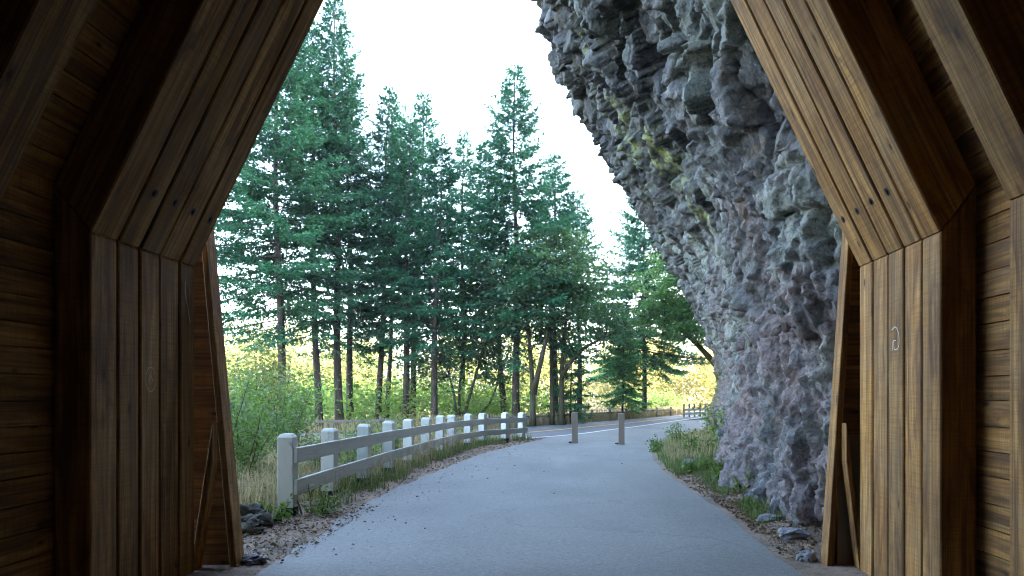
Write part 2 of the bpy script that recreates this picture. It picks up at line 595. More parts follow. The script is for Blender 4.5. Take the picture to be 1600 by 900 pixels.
M['rail_paint'] = mat_paint('shaded_worn_rail_paint', (0.36, 0.37, 0.335), amt=0.5, axis='X', streak=(0.20, 0.20, 0.165))  # greyer than the posts: unlit side put into the colour, plus wear streaks
M['bright_paint'] = mat_paint('bright_white_paint', (0.80, 0.81, 0.80), amt=0.15)
M['creosote'] = mat_plain('creosoted_wood', (0.022, 0.022, 0.024), 0.8, 0.4, 14)
M['grey_wood'] = mat_paint('grey_weathered_wood', (0.165, 0.13, 0.10), wear=(0.10, 0.08, 0.06), amt=0.6, streak=(0.12, 0.09, 0.07))
M['rail_wood'] = mat_paint('old_rail_wood', (0.15, 0.135, 0.11), wear=(0.08, 0.07, 0.055), amt=0.6, axis='X', streak=(0.12, 0.10, 0.085))
M['fir'] = mat_leaf('fir_needles', (0.015, 0.095, 0.046), (0.068, 0.235, 0.098), 0.34)
M['young_fir'] = mat_leaf('young_fir_needles', (0.06, 0.21, 0.08), (0.17, 0.38, 0.15), 0.45)
M['bark'] = mat_bark('fir_bark')
M['maple_bark'] = mat_bark('maple_bark', (0.04, 0.032, 0.022), (0.13, 0.11, 0.08), moss=0.7)
M['maple'] = mat_leaf('maple_leaves', (0.030, 0.095, 0.050), (0.095, 0.19, 0.10), 0.35, ((0.06, 0.18, 0.03), (0.15, 0.28, 0.05)), spec=0.45)
M['bright_maple'] = mat_leaf('bright_maple_leaves', (0.04, 0.16, 0.05), (0.16, 0.31, 0.10), 0.4, ((0.08, 0.25, 0.04), (0.25, 0.38, 0.07)), spec=0.4)
M['shrub'] = mat_leaf('shrub_leaves', (0.035, 0.10, 0.035), (0.14, 0.22, 0.07), 0.4, ((0.08, 0.20, 0.03), (0.24, 0.32, 0.06)), spec=0.4, clump=1.2)
M['lit_shrub'] = mat_leaf('backlit_undergrowth_leaves', (0.06, 0.16, 0.03), (0.20, 0.28, 0.06), 0.5, ((0.14, 0.32, 0.04), (0.36, 0.44, 0.08)), spec=0.4, clump=0.8)  # brighter shrub leaf tones, backlight put into the colour
M['autumn'] = mat_leaf('autumn_leaves', (0.16, 0.15, 0.03), (0.34, 0.24, 0.04), 0.45)
M['sunlit'] = mat_leaf('woodland_leaves', (0.055, 0.09, 0.022), (0.20, 0.20, 0.06), 0.45, ((0.10, 0.15, 0.03), (0.30, 0.28, 0.08)), clump=0.16)
M['glow_leaf'] = mat_leaf('sun_glow_leaves', (0.16, 0.16, 0.04), (0.42, 0.36, 0.12), 0.45, ((0.25, 0.25, 0.06), (0.50, 0.42, 0.14)), clump=0.2)  # woodland leaves lightened and yellowed, sun glow put into the colour
M['straw'] = mat_leaf('dry_grass_blades', (0.26, 0.20, 0.10), (0.46, 0.38, 0.20), 0.3)
M['grass'] = mat_leaf('green_grass_blades', (0.06, 0.11, 0.025), (0.17, 0.21, 0.06), 0.35)
M['weed'] = mat_leaf('weed_leaves', (0.06, 0.14, 0.02), (0.17, 0.27, 0.04), 0.4)
M['stem'] = mat_plain('shrub_stem', (0.10, 0.075, 0.05), 0.9, 0.3, 10)
M['leaf_litter'] = mat_leaf('dead_leaves', (0.09, 0.055, 0.03), (0.24, 0.16, 0.08), 0.15)
M['stone'] = mat_plain('grey_stone', (0.17, 0.17, 0.18), 0.85, 0.55, 5)
M['dark_rock'] = mat_plain('dark_mossy_rock', (0.05, 0.05, 0.042), 0.95, 0.7, 9)
M['pebble'] = mat_plain('dark_pebbles', (0.07, 0.068, 0.066), 0.85, 0.5, 12)
M['hill'] = mat_plain('wooded_slope', (0.07, 0.09, 0.05), 0.95, 0.5, 0.3)

# ------------------------------------------------------------------ ground, path, road
def smooth_line(pts, n=200):
    p = np.array(pts, float)
    t = np.concatenate([[0], np.cumsum(np.linalg.norm(np.diff(p, axis=0), axis=1))])
    # Catmull-Rom through numpy (monotone param)
    q = np.linspace(0, t[-1], n)
    out = np.zeros((n, p.shape[1]))
    m = np.gradient(p, t, axis=0) if len(p) > 2 else np.repeat((p[1:] - p[:1]) / t[-1], 2, 0)
    k = np.clip(np.searchsorted(t, q, side='right') - 1, 0, len(p) - 2)
    h = (t[k + 1] - t[k])
    s = ((q - t[k]) / h)[:, None]
    h = h[:, None]
    out = (2 * s**3 - 3 * s**2 + 1) * p[k] + (s**3 - 2 * s**2 + s) * h * m[k] + (-2 * s**3 + 3 * s**2) * p[k + 1] + (s**3 - s**2) * h * m[k + 1]
    return out


def strip(left, right, z, n=8):
    """ruled sheet between two polylines of the same length."""
    l, r = np.array(left), np.array(right)
    s = np.linspace(0, 1, n)[None, :, None]
    xy = l[:, None, :] * (1 - s) + r[:, None, :] * s
    return np.concatenate([xy, np.full(xy.shape[:2] + (1,), z)], -1)


gx = np.concatenate([np.linspace(-900, -45, 20), np.linspace(-40, 24, 129), np.linspace(30, 900, 20)])
gy = np.concatenate([np.linspace(-300, -8, 10), np.linspace(-6, 70, 153), np.linspace(76, 1500, 30)])
GX, GY = np.meshgrid(gx, gy, indexing='ij')


def terrain(x, y):
    """low ground: flat under the paving, dropping to the river flats past the tree row, a bank under the cliff."""
    z = np.full(np.shape(x), -0.03)
    far = np.clip((y - 60) / 40, 0, 1) * np.clip((-x - 2) / 15, 0, 1)
    z = z - 3.0 * far * far * (3 - 2 * far)
    return z


GZ = terrain(GX, GY) + 0.03 * fbm(np.stack([GX, GY, GX * 0], -1) * 0.6, 3, 3) - 0.02
ground = link_mesh('ground', grid_mesh('ground', np.stack([GX, GY, GZ], -1)), M['ground'], smooth=True)
tag(ground, 'bare soil and rough turf beside the paved path and under the trees', 'ground', kind='structure')

pl = smooth_line([(-3.0, -14), (-2.85, 4), (-2.80, 7.4), (-2.98, 10.4), (-2.75, 15.4), (-2.2, 20.5), (-1.35, 24.5), (-0.55, 27.6), (0.3, 29.8), (2.2, 34.2), (6.5, 44.5)], 260)
pr = smooth_line([(2.15, -14), (2.1, 4), (2.03, 7.5), (2.06, 10), (1.93, 14.8), (2.18, 19.6), (2.85, 23.8), (3.95, 27.0), (6.6, 35.0), (11.5, 46)], 260)
jit = fbm(np.stack([pl[:, 0] * 0, pl[:, 1] * 2.2, pl[:, 0] * 0], -1), 21, 4) * 0.05
pl[:, 0] += jit
pr[:, 0] += fbm(np.stack([pl[:, 0] * 0 + 9, pr[:, 1] * 2.2, pl[:, 0] * 0], -1), 22, 4) * 0.025
path = link_mesh('path', grid_mesh('path', strip(pl, pr, 0.008, 10)), M['path'])
tag(path, 'pale grey asphalt path curving out of the tunnel to the road', 'path', kind='structure')

near = smooth_line([(-60, 21.0), (-25, 22.0), (-9, 23.6), (-1.5, 26.2), (2.6, 34.0), (7.0, 45.0), (13, 59), (24, 84)], 200)
far_ = smooth_line([(-60, 27.5), (-25, 28.6), (-10, 30.6), (-3.8, 33.6), (-1.6, 37.0), (1.2, 42.0), (8.6, 57), (18.5, 86)], 200)
road = link_mesh('road', grid_mesh('road', strip(near, far_, 0.004, 8)), M['road'])
tag(road, 'two lane asphalt road bending away behind the white fence', 'road', kind='structure')


def ribbon(cl, w, z):
    t = norm(np.gradient(cl, axis=0))
    nrm = np.stack([-t[:, 1], t[:, 0]], -1)
    return strip(cl + nrm * w / 2, cl - nrm * w / 2, z, 2)


wl_c = near * 0.93 + far_ * 0.07
line1 = link_mesh('white_road_marking', grid_mesh('white_line', ribbon(wl_c, 0.13, 0.0125)), M['white_line'])
tag(line1, 'thin white edge line painted along the near side of the road', 'road marking', kind='structure')
yl_c = near * 0.52 + far_ * 0.48
line2 = link_mesh('yellow_road_marking', grid_mesh('yellow_line', ribbon(yl_c, 0.22, 0.0125)), M['yellow_line'])
tag(line2, 'yellow centre line painted along the middle of the road', 'road marking', kind='structure')

# litter verges beside the path
vl = pl[:215].copy()
wv = 0.75 + 0.25 * fbm(np.stack([vl[:, 0] * 0 + 3, vl[:, 1] * .8, vl[:, 0] * 0], -1), 31, 3) + np.clip((12 - vl[:, 1]) / 5, 0, 1) * 1.2
vo = vl.copy()
vo[:, 0] -= np.clip(wv, 0.3, 3)
verge = link_mesh('verge', grid_mesh('verge', strip(vo, vl + np.array([0.12, 0]), 0.002, 4)), M['litter'])
tag(verge, 'brown strip of needle litter and gravel between the path and the white fence', 'verge', kind='structure')


def interp(x, xs, ys):
    return np.interp(x, xs, ys)


FOOT_Y = [4, 6.4, 7.4, 8.2, 9.2, 10.5, 12.5, 14.8, 20, 26, 30, 33, 35, 37, 40, 46]
FOOT_X = [4.4, 3.9, 3.35, 2.75, 2.62, 2.7, 3.0, 3.35, 4.2, 5.35, 6.0, 6.6, 7.8, 10.0, 14, 24]
PROF_Z = [-1, 0, 0.5, 1.9, 2.9, 4.66, 6.5, 8.1, 9.9, 12.3, 15, 17.5, 20, 24]
PROF_D = [0.35, 0.05, -0.12, -0.30, -0.22, 0.75, 1.80, 2.88, 4.12, 4.22, 4.15, 3.6, 1.3, -6]
AMP_Y = [4, 6.4, 7.6, 9, 12, 15, 20, 24, 28, 33, 36, 46]
AMP_D = [0.02, 0.05, 0.2, 0.6, 0.92, 1.0, 1.0, 0.95, 0.85, 0.6, 0.4, 0.3]

cy = np.concatenate([np.linspace(5.2, 7.2, 30), np.linspace(7.23, 20, 400), np.linspace(20.06, 34, 230), np.linspace(34.2, 46, 40)])
cz = np.concatenate([np.linspace(-0.6, 16.5, 540), np.linspace(16.8, 24, 20)])
CY, CZ = np.meshgrid(cy, cz, indexing='ij')


def sm(xs, ys, q):
    """smooth interpolation: average of shifted linear ones."""
    w = 0.5
    return sum(np.interp(q + o * w, xs, ys) for o in (-1, -.5, 0, .5, 1)) / 5


foot = sm(FOOT_Y, FOOT_X, CY)
amp = sm(AMP_Y, AMP_D, CY)
prof = sm(PROF_Z, PROF_D, CZ)
CX = foot - np.where(CZ > 2.5, amp, 1.0) * prof
base_p = np.stack([CX, CY, CZ], -1)
n_u = np.gradient(base_p, axis=0)
n_v = np.gradient(base_p, axis=1)
NRM = norm(np.cross(n_v, n_u))
NRM = np.where(NRM[..., :1] > 0, -NRM, NRM)
up_w = np.clip((CZ - 3.2 - 0.6 * fbm(base_p * 0.5, 61, 3)) / 2.0, 0, 1)          # blocky columnar basalt above
wob = base_p + 0.10 * np.stack([fbm(base_p * 0.9, 71, 3), fbm(base_p * 0.9, 75, 3), fbm(base_p * 0.9, 79, 3)], -1)
# columns stand roughly square to the face, so their ends read as polygons in the (y, along-slope) plane
slope_s = np.cumsum(np.concatenate([np.zeros((len(cy), 1)), np.linalg.norm(np.diff(base_p[..., [0, 2]], axis=1), axis=-1)], 1), 1)
surf = np.stack([wob[..., 0] * 0.25, CY + (wob[..., 1] - CY) * 1.5 + 0.12 * slope_s, slope_s + (wob[..., 2] - CZ) * 1.5], -1)
fa, ca, ia = facets(surf * np.array([1, 2.0, 1.4]), 11, 0.8, True)
fb, cb, ib = facets(surf * np.array([1, 3.6, 2.8]), 23, 0.9, True)
fc, cc = facets(wob * np.array([7.0, 8.5, 6.0]), 37, 0.9)
fd, cd, id_ = facets(wob * np.array([3.0, 4.2, 1.7]), 43, 0.8, True)
lump = fbm(base_p * 0.42, 41, 4)
flute = fbm(base_p * np.array([1.3, 1.9, 0.38]), 47, 5, 0.6)
ridge_ = 1 - np.abs(fbm(base_p * np.array([1.2, 2.3, 0.42]) + 0.15 * fbm(base_p * 2, 58, 3)[..., None], 57, 4, 0.55)) * 1.6
rough = fbm(base_p * 3.2, 53, 5, 0.65)
hi_w = np.clip((CZ - 6.5 - 0.05 * (CY - 12)) / 2.5, 0, 1)
disp = 0.22 * lump
disp += up_w * ((0.15 + 0.03 * (1 - hi_w)) * fa + (0.065 + 0.05 * hi_w) * fb + 0.02 * fc - 0.10 * np.exp(-(ca / 0.05) ** 2) - 0.06 * hi_w * np.exp(-(cb / 0.07) ** 2))
disp += (1 - up_w) * (0.19 * flute + 0.16 * ridge_ + 0.06 * rough + 0.035 * fd + 0.03 * fc + 0.028 * fbm(base_p * np.array([8, 8, 5.0]), 66, 3, 0.6))
disp *= np.clip((CY - 5.0) / 2.6, 0.15, 1) * np.clip((CZ + 1.2) / 1.5, 0.4, 1)
CP = base_p + NRM * disp[..., None]
cl_me = grid_mesh('cliff', CP)
lich = cl_me.attributes.new('lichen', 'FLOAT', 'POINT')
blk = cl_me.attributes.new('block', 'FLOAT', 'POINT')
blk.data.foreach_set('value', (np.where(up_w > .5, 0.5 * ia + 0.5 * ib, 0.35 + 0.3 * id_)).astype(np.float32).reshape(-1))
mossa = cl_me.attributes.new('moss', 'FLOAT', 'POINT')
# vivid lime lichen on a few block faces, brown moss on the far buttress
lv = np.zeros(CY.shape)
for (py_, pz_, ry, rz) in ((13.2, 5.9, 0.5, 0.6), (12.6, 5.2, 0.35, 0.35), (13.4, 4.9, 0.3, 0.45), (14.0, 8.3, 0.35, 0.3), (15.6, 7.6, 0.5, 0.55), (14.4, 7.1, 0.30, 0.5), (14.3, 6.5, 0.28, 0.35), (15.3, 6.5, 0.35, 0.4)):
    lv = np.maximum(lv, np.exp(-(((CY - py_) / ry) ** 2 + ((CZ - pz_) / rz) ** 2) * 1.5))
lich.data.foreach_set('value', np.clip(lv * 1.8, 0, 1).astype(np.float32).reshape(-1))
mv = np.clip((CY - 27) / 3, 0, 1) * np.clip((7 - CZ) / 2, 0, 1)
mossa.data.foreach_set('value', mv.astype(np.float32).reshape(-1))
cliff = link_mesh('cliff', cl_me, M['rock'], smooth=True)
tag(cliff, 'overhanging grey basalt cliff leaning over the path', 'cliff', kind='structure')

# sloping bank between the path edge and the foot of the cliff
def bank_z(x, y):
    xe = np.interp(y, pr[:, 1], pr[:, 0])
    xf = np.interp(y, FOOT_Y, FOOT_X)
    u = np.clip((x - xe) / np.maximum(xf - xe, 0.2), 0, 1.3)
    h = np.interp(y, [6, 9, 13, 15.5, 22, 27, 31], [0.05, 0.09, 0.16, 0.42, 0.45, 0.22, 0.03])
    return 0.004 + h * u ** 1.3


by = np.linspace(6.2, 31, 240)
bu = np.linspace(-0.03, 1.25, 26)
BXE = np.interp(by, pr[:, 1], pr[:, 0])[:, None]
BXF = np.interp(by, FOOT_Y, FOOT_X)[:, None]
BX = BXE + (BXF - BXE) * bu[None, :]
BY = np.repeat(by[:, None], len(bu), 1)
BZ = bank_z(BX, BY)
BZ = BZ + np.clip(bu, 0, 1)[None, :] * 0.05 * fbm(np.stack([BX, BY, BX * 0], -1) * 2.5, 141, 4)
bank_o = link_mesh('verge', grid_mesh('bank', np.stack([BX, BY, BZ], -1)), M['soil'], smooth=True)
tag(bank_o, 'sloping bank of dirt and weeds between the path and the cliff foot', 'bank', kind='structure')

# the mountain the cliff belongs to: an unseen wooded slope behind it, shaped to shade the road and firs, and the spur the tunnel runs through
hy = np.linspace(-45, 62, 60)
prof_h = np.array([(0, -1), (1.0, 8), (3.5, 17), (9, 36), (22, 52), (70, 58), (110, 58)])
hs = np.linspace(0, 1, 40)
tt = np.linspace(0, 1, len(prof_h))
HXp, HZp = np.interp(hs, tt, prof_h[:, 0]), np.interp(hs, tt, prof_h[:, 1])
foot_h = np.interp(hy, [-45, 5, 30, 45, 62], [10, 10, 12.0, 14.0, 16.5])
HX = foot_h[:, None] + HXp[None, :]
HY = np.repeat(hy[:, None], len(hs), 1)
HZ = np.repeat(HZp[None, :], len(hy), 0)
hp = np.stack([HX, HY, HZ], -1)
hp = hp + 0.8 * np.stack([fbm(hp * 0.2, 81, 3), fbm(hp * 0.2, 85, 3) * 0, fbm(hp * 0.2, 89, 3) * 0.5], -1)
end = hp[-1:].copy()
end[..., 2] = -2
end[..., 1] += 2
hp = np.concatenate([hp, end], 0)
hill = link_mesh('hill', grid_mesh('hill', hp), M['hill'], smooth=True)
tag(hill, 'unseen steep wooded mountainside behind the cliff, shaped to shade the road', 'hill', kind='structure')

sp_out = np.array([(-15, -1), (-11, 5), (-8, 11), (-4, 17), (2, 22), (7, 26), (12, 32)])
sp_in = np.array([(-4.6, -1), (-4.6, 3.2), (-3.2, 6.1), (-0.4, 6.9), (2.4, 6.1), (3.8, 3.2), (3.8, -1)])
so = np.stack([np.interp(np.linspace(0, 6, 40), range(7), sp_out[:, i]) for i in (0, 1)], -1)
si = np.stack([np.interp(np.linspace(0, 6, 40), range(7), sp_in[:, i]) for i in (0, 1)], -1)
rows = []
for y in np.linspace(-30, 5.6, 18):
    rows.append(np.concatenate([so[:, :1], np.full((40, 1), y), so[:, 1:]], -1))
for t_ in np.linspace(0.05, 1, 16):
    q = so * (1 - t_) + si * t_
    rows.append(np.concatenate([q[:, :1], np.full((40, 1), 5.6 + 0.75 * math.sin(t_ * math.pi / 2)), q[:, 1:]], -1))
spur = np.stack(rows)
spur = spur + np.stack([0 * spur[..., 0], 0.35 * fbm(spur * 0.7, 93, 3) * (np.arange(len(spur)) > 17)[:, None], 0.5 * fbm(spur * 0.3, 97, 3) * (np.arange(len(spur)) < 17)[:, None]], -1)
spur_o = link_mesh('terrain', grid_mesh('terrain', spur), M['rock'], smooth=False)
tag(spur_o, 'rock spur that the timbered tunnel is cut through', 'rock spur', kind='structure')

# ------------------------------------------------------------------ timber tunnel lining
XC, W, ZK = -0.39, 3.0, 2.74
PHI = math.atan(0.485)
TP, TR = 0.26, 0.38
LR = 3.05
cphi, sphi = math.cos(PHI), math.sin(PHI)
tunnel = empty('timber_tunnel', (XC, 0, 0))
tag(tunnel, 'brown timber tunnel lining of upright posts and sloping rafters around the path', 'timber tunnel')
t_off = (TR * cphi - TP) / sphi
zo = ZK + TR * sphi + t_off * cphi


def frame_timber(s, y0, y1, proud=0.0, bolt=None):
    m = MB()
    m.prism([(s * x, z) for x, z in ((0, -0.3), (0, ZK), (TP, zo), (TP, -0.3))], y0, y1)
    m.build('post', M['wood_z'], tunnel, (s * (W - proud), 0, 0), bevel=0.010)
    m = MB()
    m.prism([(s * x, z) for x, z in ((0, 0.004), (0, LR), (TR, LR), (TR, t_off + 0.004))], y0, y1)
    r = m.build('rafter', M['wood_z'], tunnel, (s * (W - proud), 0, ZK), bevel=0.010)
    r.rotation_euler = (0, -s * PHI, 0)
    if bolt is not None:
        b = MB()
        yc = (y0 + y1) / 2
        c = (0.0, yc, bolt)
        n_ = 12
        recess_disc = [(-s * 0.003, yc + 0.034 * math.cos(2 * math.pi * i / n_), bolt + 0.034 * math.sin(2 * math.pi * i / n_)) for i in range(n_)]
        b.poly(recess_disc)  # flat dark disc put in for the shaded bolt recess
        hx = [(-s * 0.012, yc + 0.016 * math.cos(2 * math.pi * i / 6), bolt + 0.016 * math.sin(2 * math.pi * i / 6)) for i in range(6)]
        b.poly(hx)
        for i in range(6):
            j = (i + 1) % 6
            b.poly([hx[i], hx[j], (-s * 0.003, *hx[j][1:]), (-s * 0.003, *hx[i][1:])])
        b.build('bolt', M['iron'], r)
    return r


EDGES = {-1: [5.19, 5.52, 5.80, 6.08, 6.39, 6.65], 1: [5.18, 5.47, 5.76, 6.05, 6.36, 6.65]}
for s in (-1, 1):
    e = EDGES[s]
    for i in range(5):
        frame_timber(s, e[i] + 0.012, e[i + 1] - 0.012, proud=random.uniform(-0.004, 0.006), bolt=(0.45 if i else None))
ribs = [(4.01, 4.38), (2.82, 3.19), (1.63, 2.0), (0.44, 0.81), (-0.75, -0.38)]
for y0, y1 in ribs:
    for s in (-1, 1):
        frame_timber(s, y0, y1)
ZT = ZK + LR * cphi
XT = W - LR * sphi
for y0, y1 in [(a + .01, b - .01) for a, b in zip(EDGES[1][:-1], EDGES[1][1:])] + ribs:
    m = MB()
    m.box(-XT - TR, XT + TR, y0, y1, ZT - 0.002 + 0.004, ZT + 0.3)
    m.build('tie_beam', M['wood_dark'], tunnel, bevel=0.006)

# boarding behind the frames: one board mesh per side wall, slope and the flat ceiling
for s in (-1, 1):
    m = MB()
    z = -0.2
    while z < zo + 0.02:
        hb = random.uniform(0.165, 0.19)
        dx = random.uniform(0, 0.012)
        m.box(*sorted((s * (W + TP + 0.004 + dx), s * (W + TP + 0.05))), -8.0, 6.66, z, z + hb - 0.006)
        z += hb
    m.box(*sorted((s * (W + TP + 0.052), s * (W + TP + 0.09))), -8.0, 6.62, -0.3, zo + 0.3)  # added backing sheet, stops light through the board gaps
    m.build('side_boarding', M['wood_y'], tunnel, bevel=0.003)
    m = MB()
    z = t_off + 0.02
    while z < LR + 0.4:
        hb = random.uniform(0.165, 0.19)
        dx = random.uniform(0, 0.012)
        m.box(*sorted((s * (TR + 0.004 + dx), s * (TR + 0.05))), -8.0, 6.66, z, z + hb - 0.006)
        z += hb
    m.box(*sorted((s * (TR + 0.052), s * (TR + 0.09))), -8.0, 6.62, 0, LR + 0.6)  # added backing behind the sloping boards, also stops light gaps
    o = m.build('roof_boarding', M['wood_y'], tunnel, (s * W, 0, ZK), bevel=0.003)
    o.rotation_euler = (0, -s * PHI, 0)
m = MB()
m.box(-2.4, 2.4, -8, 6.6, ZT + 0.31, ZT + 0.38)
m.build('ceiling_boarding', M['wood_dark'], tunnel)
m = MB()
m.box(-3.4, 3.4, -8.2, -8.02, -0.3, ZT + 0.4)
m.build('light_stop_wall', M['wood_dark'], tunnel)  # added wall closing the tunnel end, keeps out light from behind

# chalk scribbles left on the posts by passers by
def chalk(post, s, y, z, strokes, w=0.006):
    for st in strokes:
        m = MB()
        pts_ = smooth_line([(a, b, 0) for a, b in st], 16)[:, :2]
        tg = norm(np.gradient(pts_, axis=0))
        nn = np.stack([-tg[:, 1], tg[:, 0]], -1) * w / 2
        for i in range(15):
            q = [pts_[i] + nn[i], pts_[i] - nn[i], pts_[i + 1] - nn[i + 1], pts_[i + 1] + nn[i + 1]]
            m.poly([(-s * 0.0025, y + a, z + b) for a, b in q])
        m.build('chalk_mark', M['chalk'], post)


posts_l = [o for o in tunnel.children if o.name.split('.')[0] == 'post']
ring_ = [(0.07 * math.cos(a), 0.10 * math.sin(a)) for a in np.linspace(0.5, 5.9, 9)]
chalk(posts_l[2], -1, 5.94, 1.72, [ring_, [(-.03, -.02), (.0, .03), (.03, -.02)]], 0.007)
chalk(posts_l[4], -1, 6.50, 2.40, [[(-.03, .18), (-.01, .05), (.03, -.08), (.06, -.16)], [(-.02, .2), (-.03, .1), (.0, .0)]], 0.008)
chalk(posts_l[7], 1, 5.90, 2.05, [[(.07, .07), (0, .09), (-.06, .02), (-.05, -.08), (.02, -.09), (.03, -.02)], [(-.01, -.02), (.04, -.02), (.05, -.10)]], 0.007)

# flared wings outside the last frame
for s in (-1, 1):
    i0 = 0.31 if s < 0 else 0.235
    i1 = 0.02 if s < 0 else 0.035
    zt = 4.6
    k_ = (i0 - i1) / 3.1
    w_ = empty('wing', (s * W, 0, 0))
    w_.parent = tunnel
    m = MB()
    th = 0.045
    m.prism([(-s * (i0 + 0.02), -0.25), (-s * (i0 - k_ * zt), zt), (-s * (i0 - k_ * zt) + s * th, zt), (-s * i0 + s * th, -0.25)], 6.80, 6.98)
    m.build('edge_board', M['wood_z'], w_, bevel=0.005)
    m = MB()
    m.prism([(-s * (i0 - th + 0.02), -0.25), (-s * (i0 - k_ * 3.2 - th + 0.02), 3.2), (s * 0.2, 3.2), (s * 0.2, -0.25)], 6.90, 6.94)
    m.build('back_panel', M['wood_dark'], w_)
    m = MB()
    zb, zt2 = -0.15, 1.22
    xi_t = -s * (i0 - k_ * zt2 - th - 0.004)
    m.prism([(xi_t, zt2 - 0.22), (xi_t, zt2 + 0.12), (s * 0.03, zb + 0.34), (s * 0.03, zb)], 6.67, 6.79)
    m.build('brace', M['wood_z'], w_, bevel=0.004)
    if s > 0:
        m = MB()
        m.box(-0.13, 0.1, 6.84, 6.895, 0.0, 1.22)
        m.build('ledge_panel', M['grey_wood'], w_, bevel=0.004)

# ------------------------------------------------------------------ white guard fence
posts_px = [450, 514.6, 567.7, 607, 639, 665, 687, 706, 731, 754, 789, 815]
posts_d = [9.7, 11.4, 13.1, 15, 16.7, 18.2, 19.8, 21.3, 22.7, 23.9, 25.0, 25.9]
pp = [Vector((at(x, d), d, 0)) for x, d in zip(posts_px, posts_d)]
fence = empty('guard_fence', (pp[0].x, pp[0].y, 0))
tag(fence, 'white wooden guard fence with two shade-greyed rails curving along the path', 'fence')
F0 = pp[0].copy()


def post_mesh():
    m = MB()
    h = 0.1
    b = []
    for z, r in ((0.115, h), (1.04, h), (1.085, h * 0.66)):
        b.append([(-r, -r, z), (r, -r, z), (r, r, z), (-r, r, z)])
    for k in range(2):
        for i in range(4):
            j = (i + 1) % 4
            m.poly([b[k][i], b[k][j], b[k + 1][j], b[k + 1][i]])
    m.poly(b[2])
    m.poly(b[0][::-1])
    me = m.mesh('post')
    bm = bmesh.new()
    bm.from_mesh(me)
    bmesh.ops.remove_doubles(bm, verts=bm.verts, dist=1e-5)
    bmesh.ops.recalc_face_normals(bm, faces=bm.faces)
    bmesh.ops.bevel(bm, geom=[e for e in bm.edges], offset=0.0035, segments=1, affect='EDGES')
    bm.to_mesh(me)
    bm.free()
    m2 = MB()
    m2.box(-h - 0.003, h + 0.003, -h - 0.003, h + 0.003, -0.3, 0.116)
    return me, m2.mesh('post_base')


pm, pbm = post_mesh()
pm.materials.append(M['white_paint'])
pbm.materials.append(M['creosote'])
tangs = []
for i, q in enumerate(pp):
    a, b = pp[max(i - 1, 0)], pp[min(i + 1, len(pp) - 1)]
    t = (b - a).normalized()
    tangs.append(t)
    hs_ = 1.0 - 0.11 * i / 11 + random.uniform(-.01, .01)
    o = link_mesh('post', pm, None, fence, q - F0)
    o.rotation_euler = (random.uniform(-.015, .015), random.uniform(-.015, .015), math.atan2(t.y, t.x) + random.uniform(-.04, .04))
    o.scale = (1, 1, hs_)
    b_ = link_mesh('post_base', pbm, None, o)


def rail_board(a, b, z, hb, th, name, mat, parent, origin):
    d = (b - a)
    L = d.length
    m = MB()
    m.box(0, L - 0.004, -th / 2, th / 2, -hb / 2, hb / 2)
    o = m.build(name, mat, parent, a - origin + Vector((0, 0, 0)), bevel=0.006)
    o.rotation_euler = (0, -math.asin(d.z / L), math.atan2(d.y, d.x))
    return o


def offset_pt(i, z):
    t = tangs[i]
    nrm = Vector((t.y, -t.x, 0))        # towards the path
    return pp[i] + nrm * (0.105 + 0.028) + Vector((0, 0, z))


stops = [0, 1, 3, 5, 7, 9, 11]
for z0, z1 in ((0.80, 0.70), (0.385, 0.335)):
    for a, b in zip(stops[:-1], stops[1:]):
        def zz(i):
            return z0 + (z1 - z0) * i / 11
        pa, pb = offset_pt(a, zz(a)), offset_pt(b, zz(b))
        if a == 0:
            pa = pa - tangs[0] * 0.10
        if b == 11:
            pb = pb + tangs[11] * 0.16
        rail_board(pa, pb, 0, 0.20 - 0.0035 * a, 0.05, 'rail', M['rail_paint'], fence, F0)

# ------------------------------------------------------------------ bollards
def bollard(px, py, label, h):
    x, y = P(px, py)
    t = empty('bollard', (x, y, 0.008), random.uniform(-.08, .08))
    tag(t, label, 'bollard', 'wooden bollards closing the path')
    m = MB()
    r = 0.095
    rings = [(-0.02, r), (h - 0.02, r * 0.97), (h, r * 0.80)]
    bs = [[(-q, -q, z), (q, -q, z), (q, q, z), (-q, q, z)] for z, q in rings]
    for k in range(2):
        for i in range(4):
            j = (i + 1) % 4
            m.poly([bs[k][i], bs[k][j], bs[k + 1][j], bs[k + 1][i]])
    m.poly(bs[2])
    m.build('post', M['grey_wood'], t)
    m = MB()
    m.box(-0.20, -0.098, -0.05, 0.05, 0.0, 0.05)
    m.build('anchor_bracket', M['iron'], t, bevel=0.008)
    return t


bollard(898, 692.5, 'square grey wooden bollard on the path nearer to the white fence', 1.0)
bollard(971, 694.5, 'square grey wooden bollard on the path nearer to the cliff', 0.99)

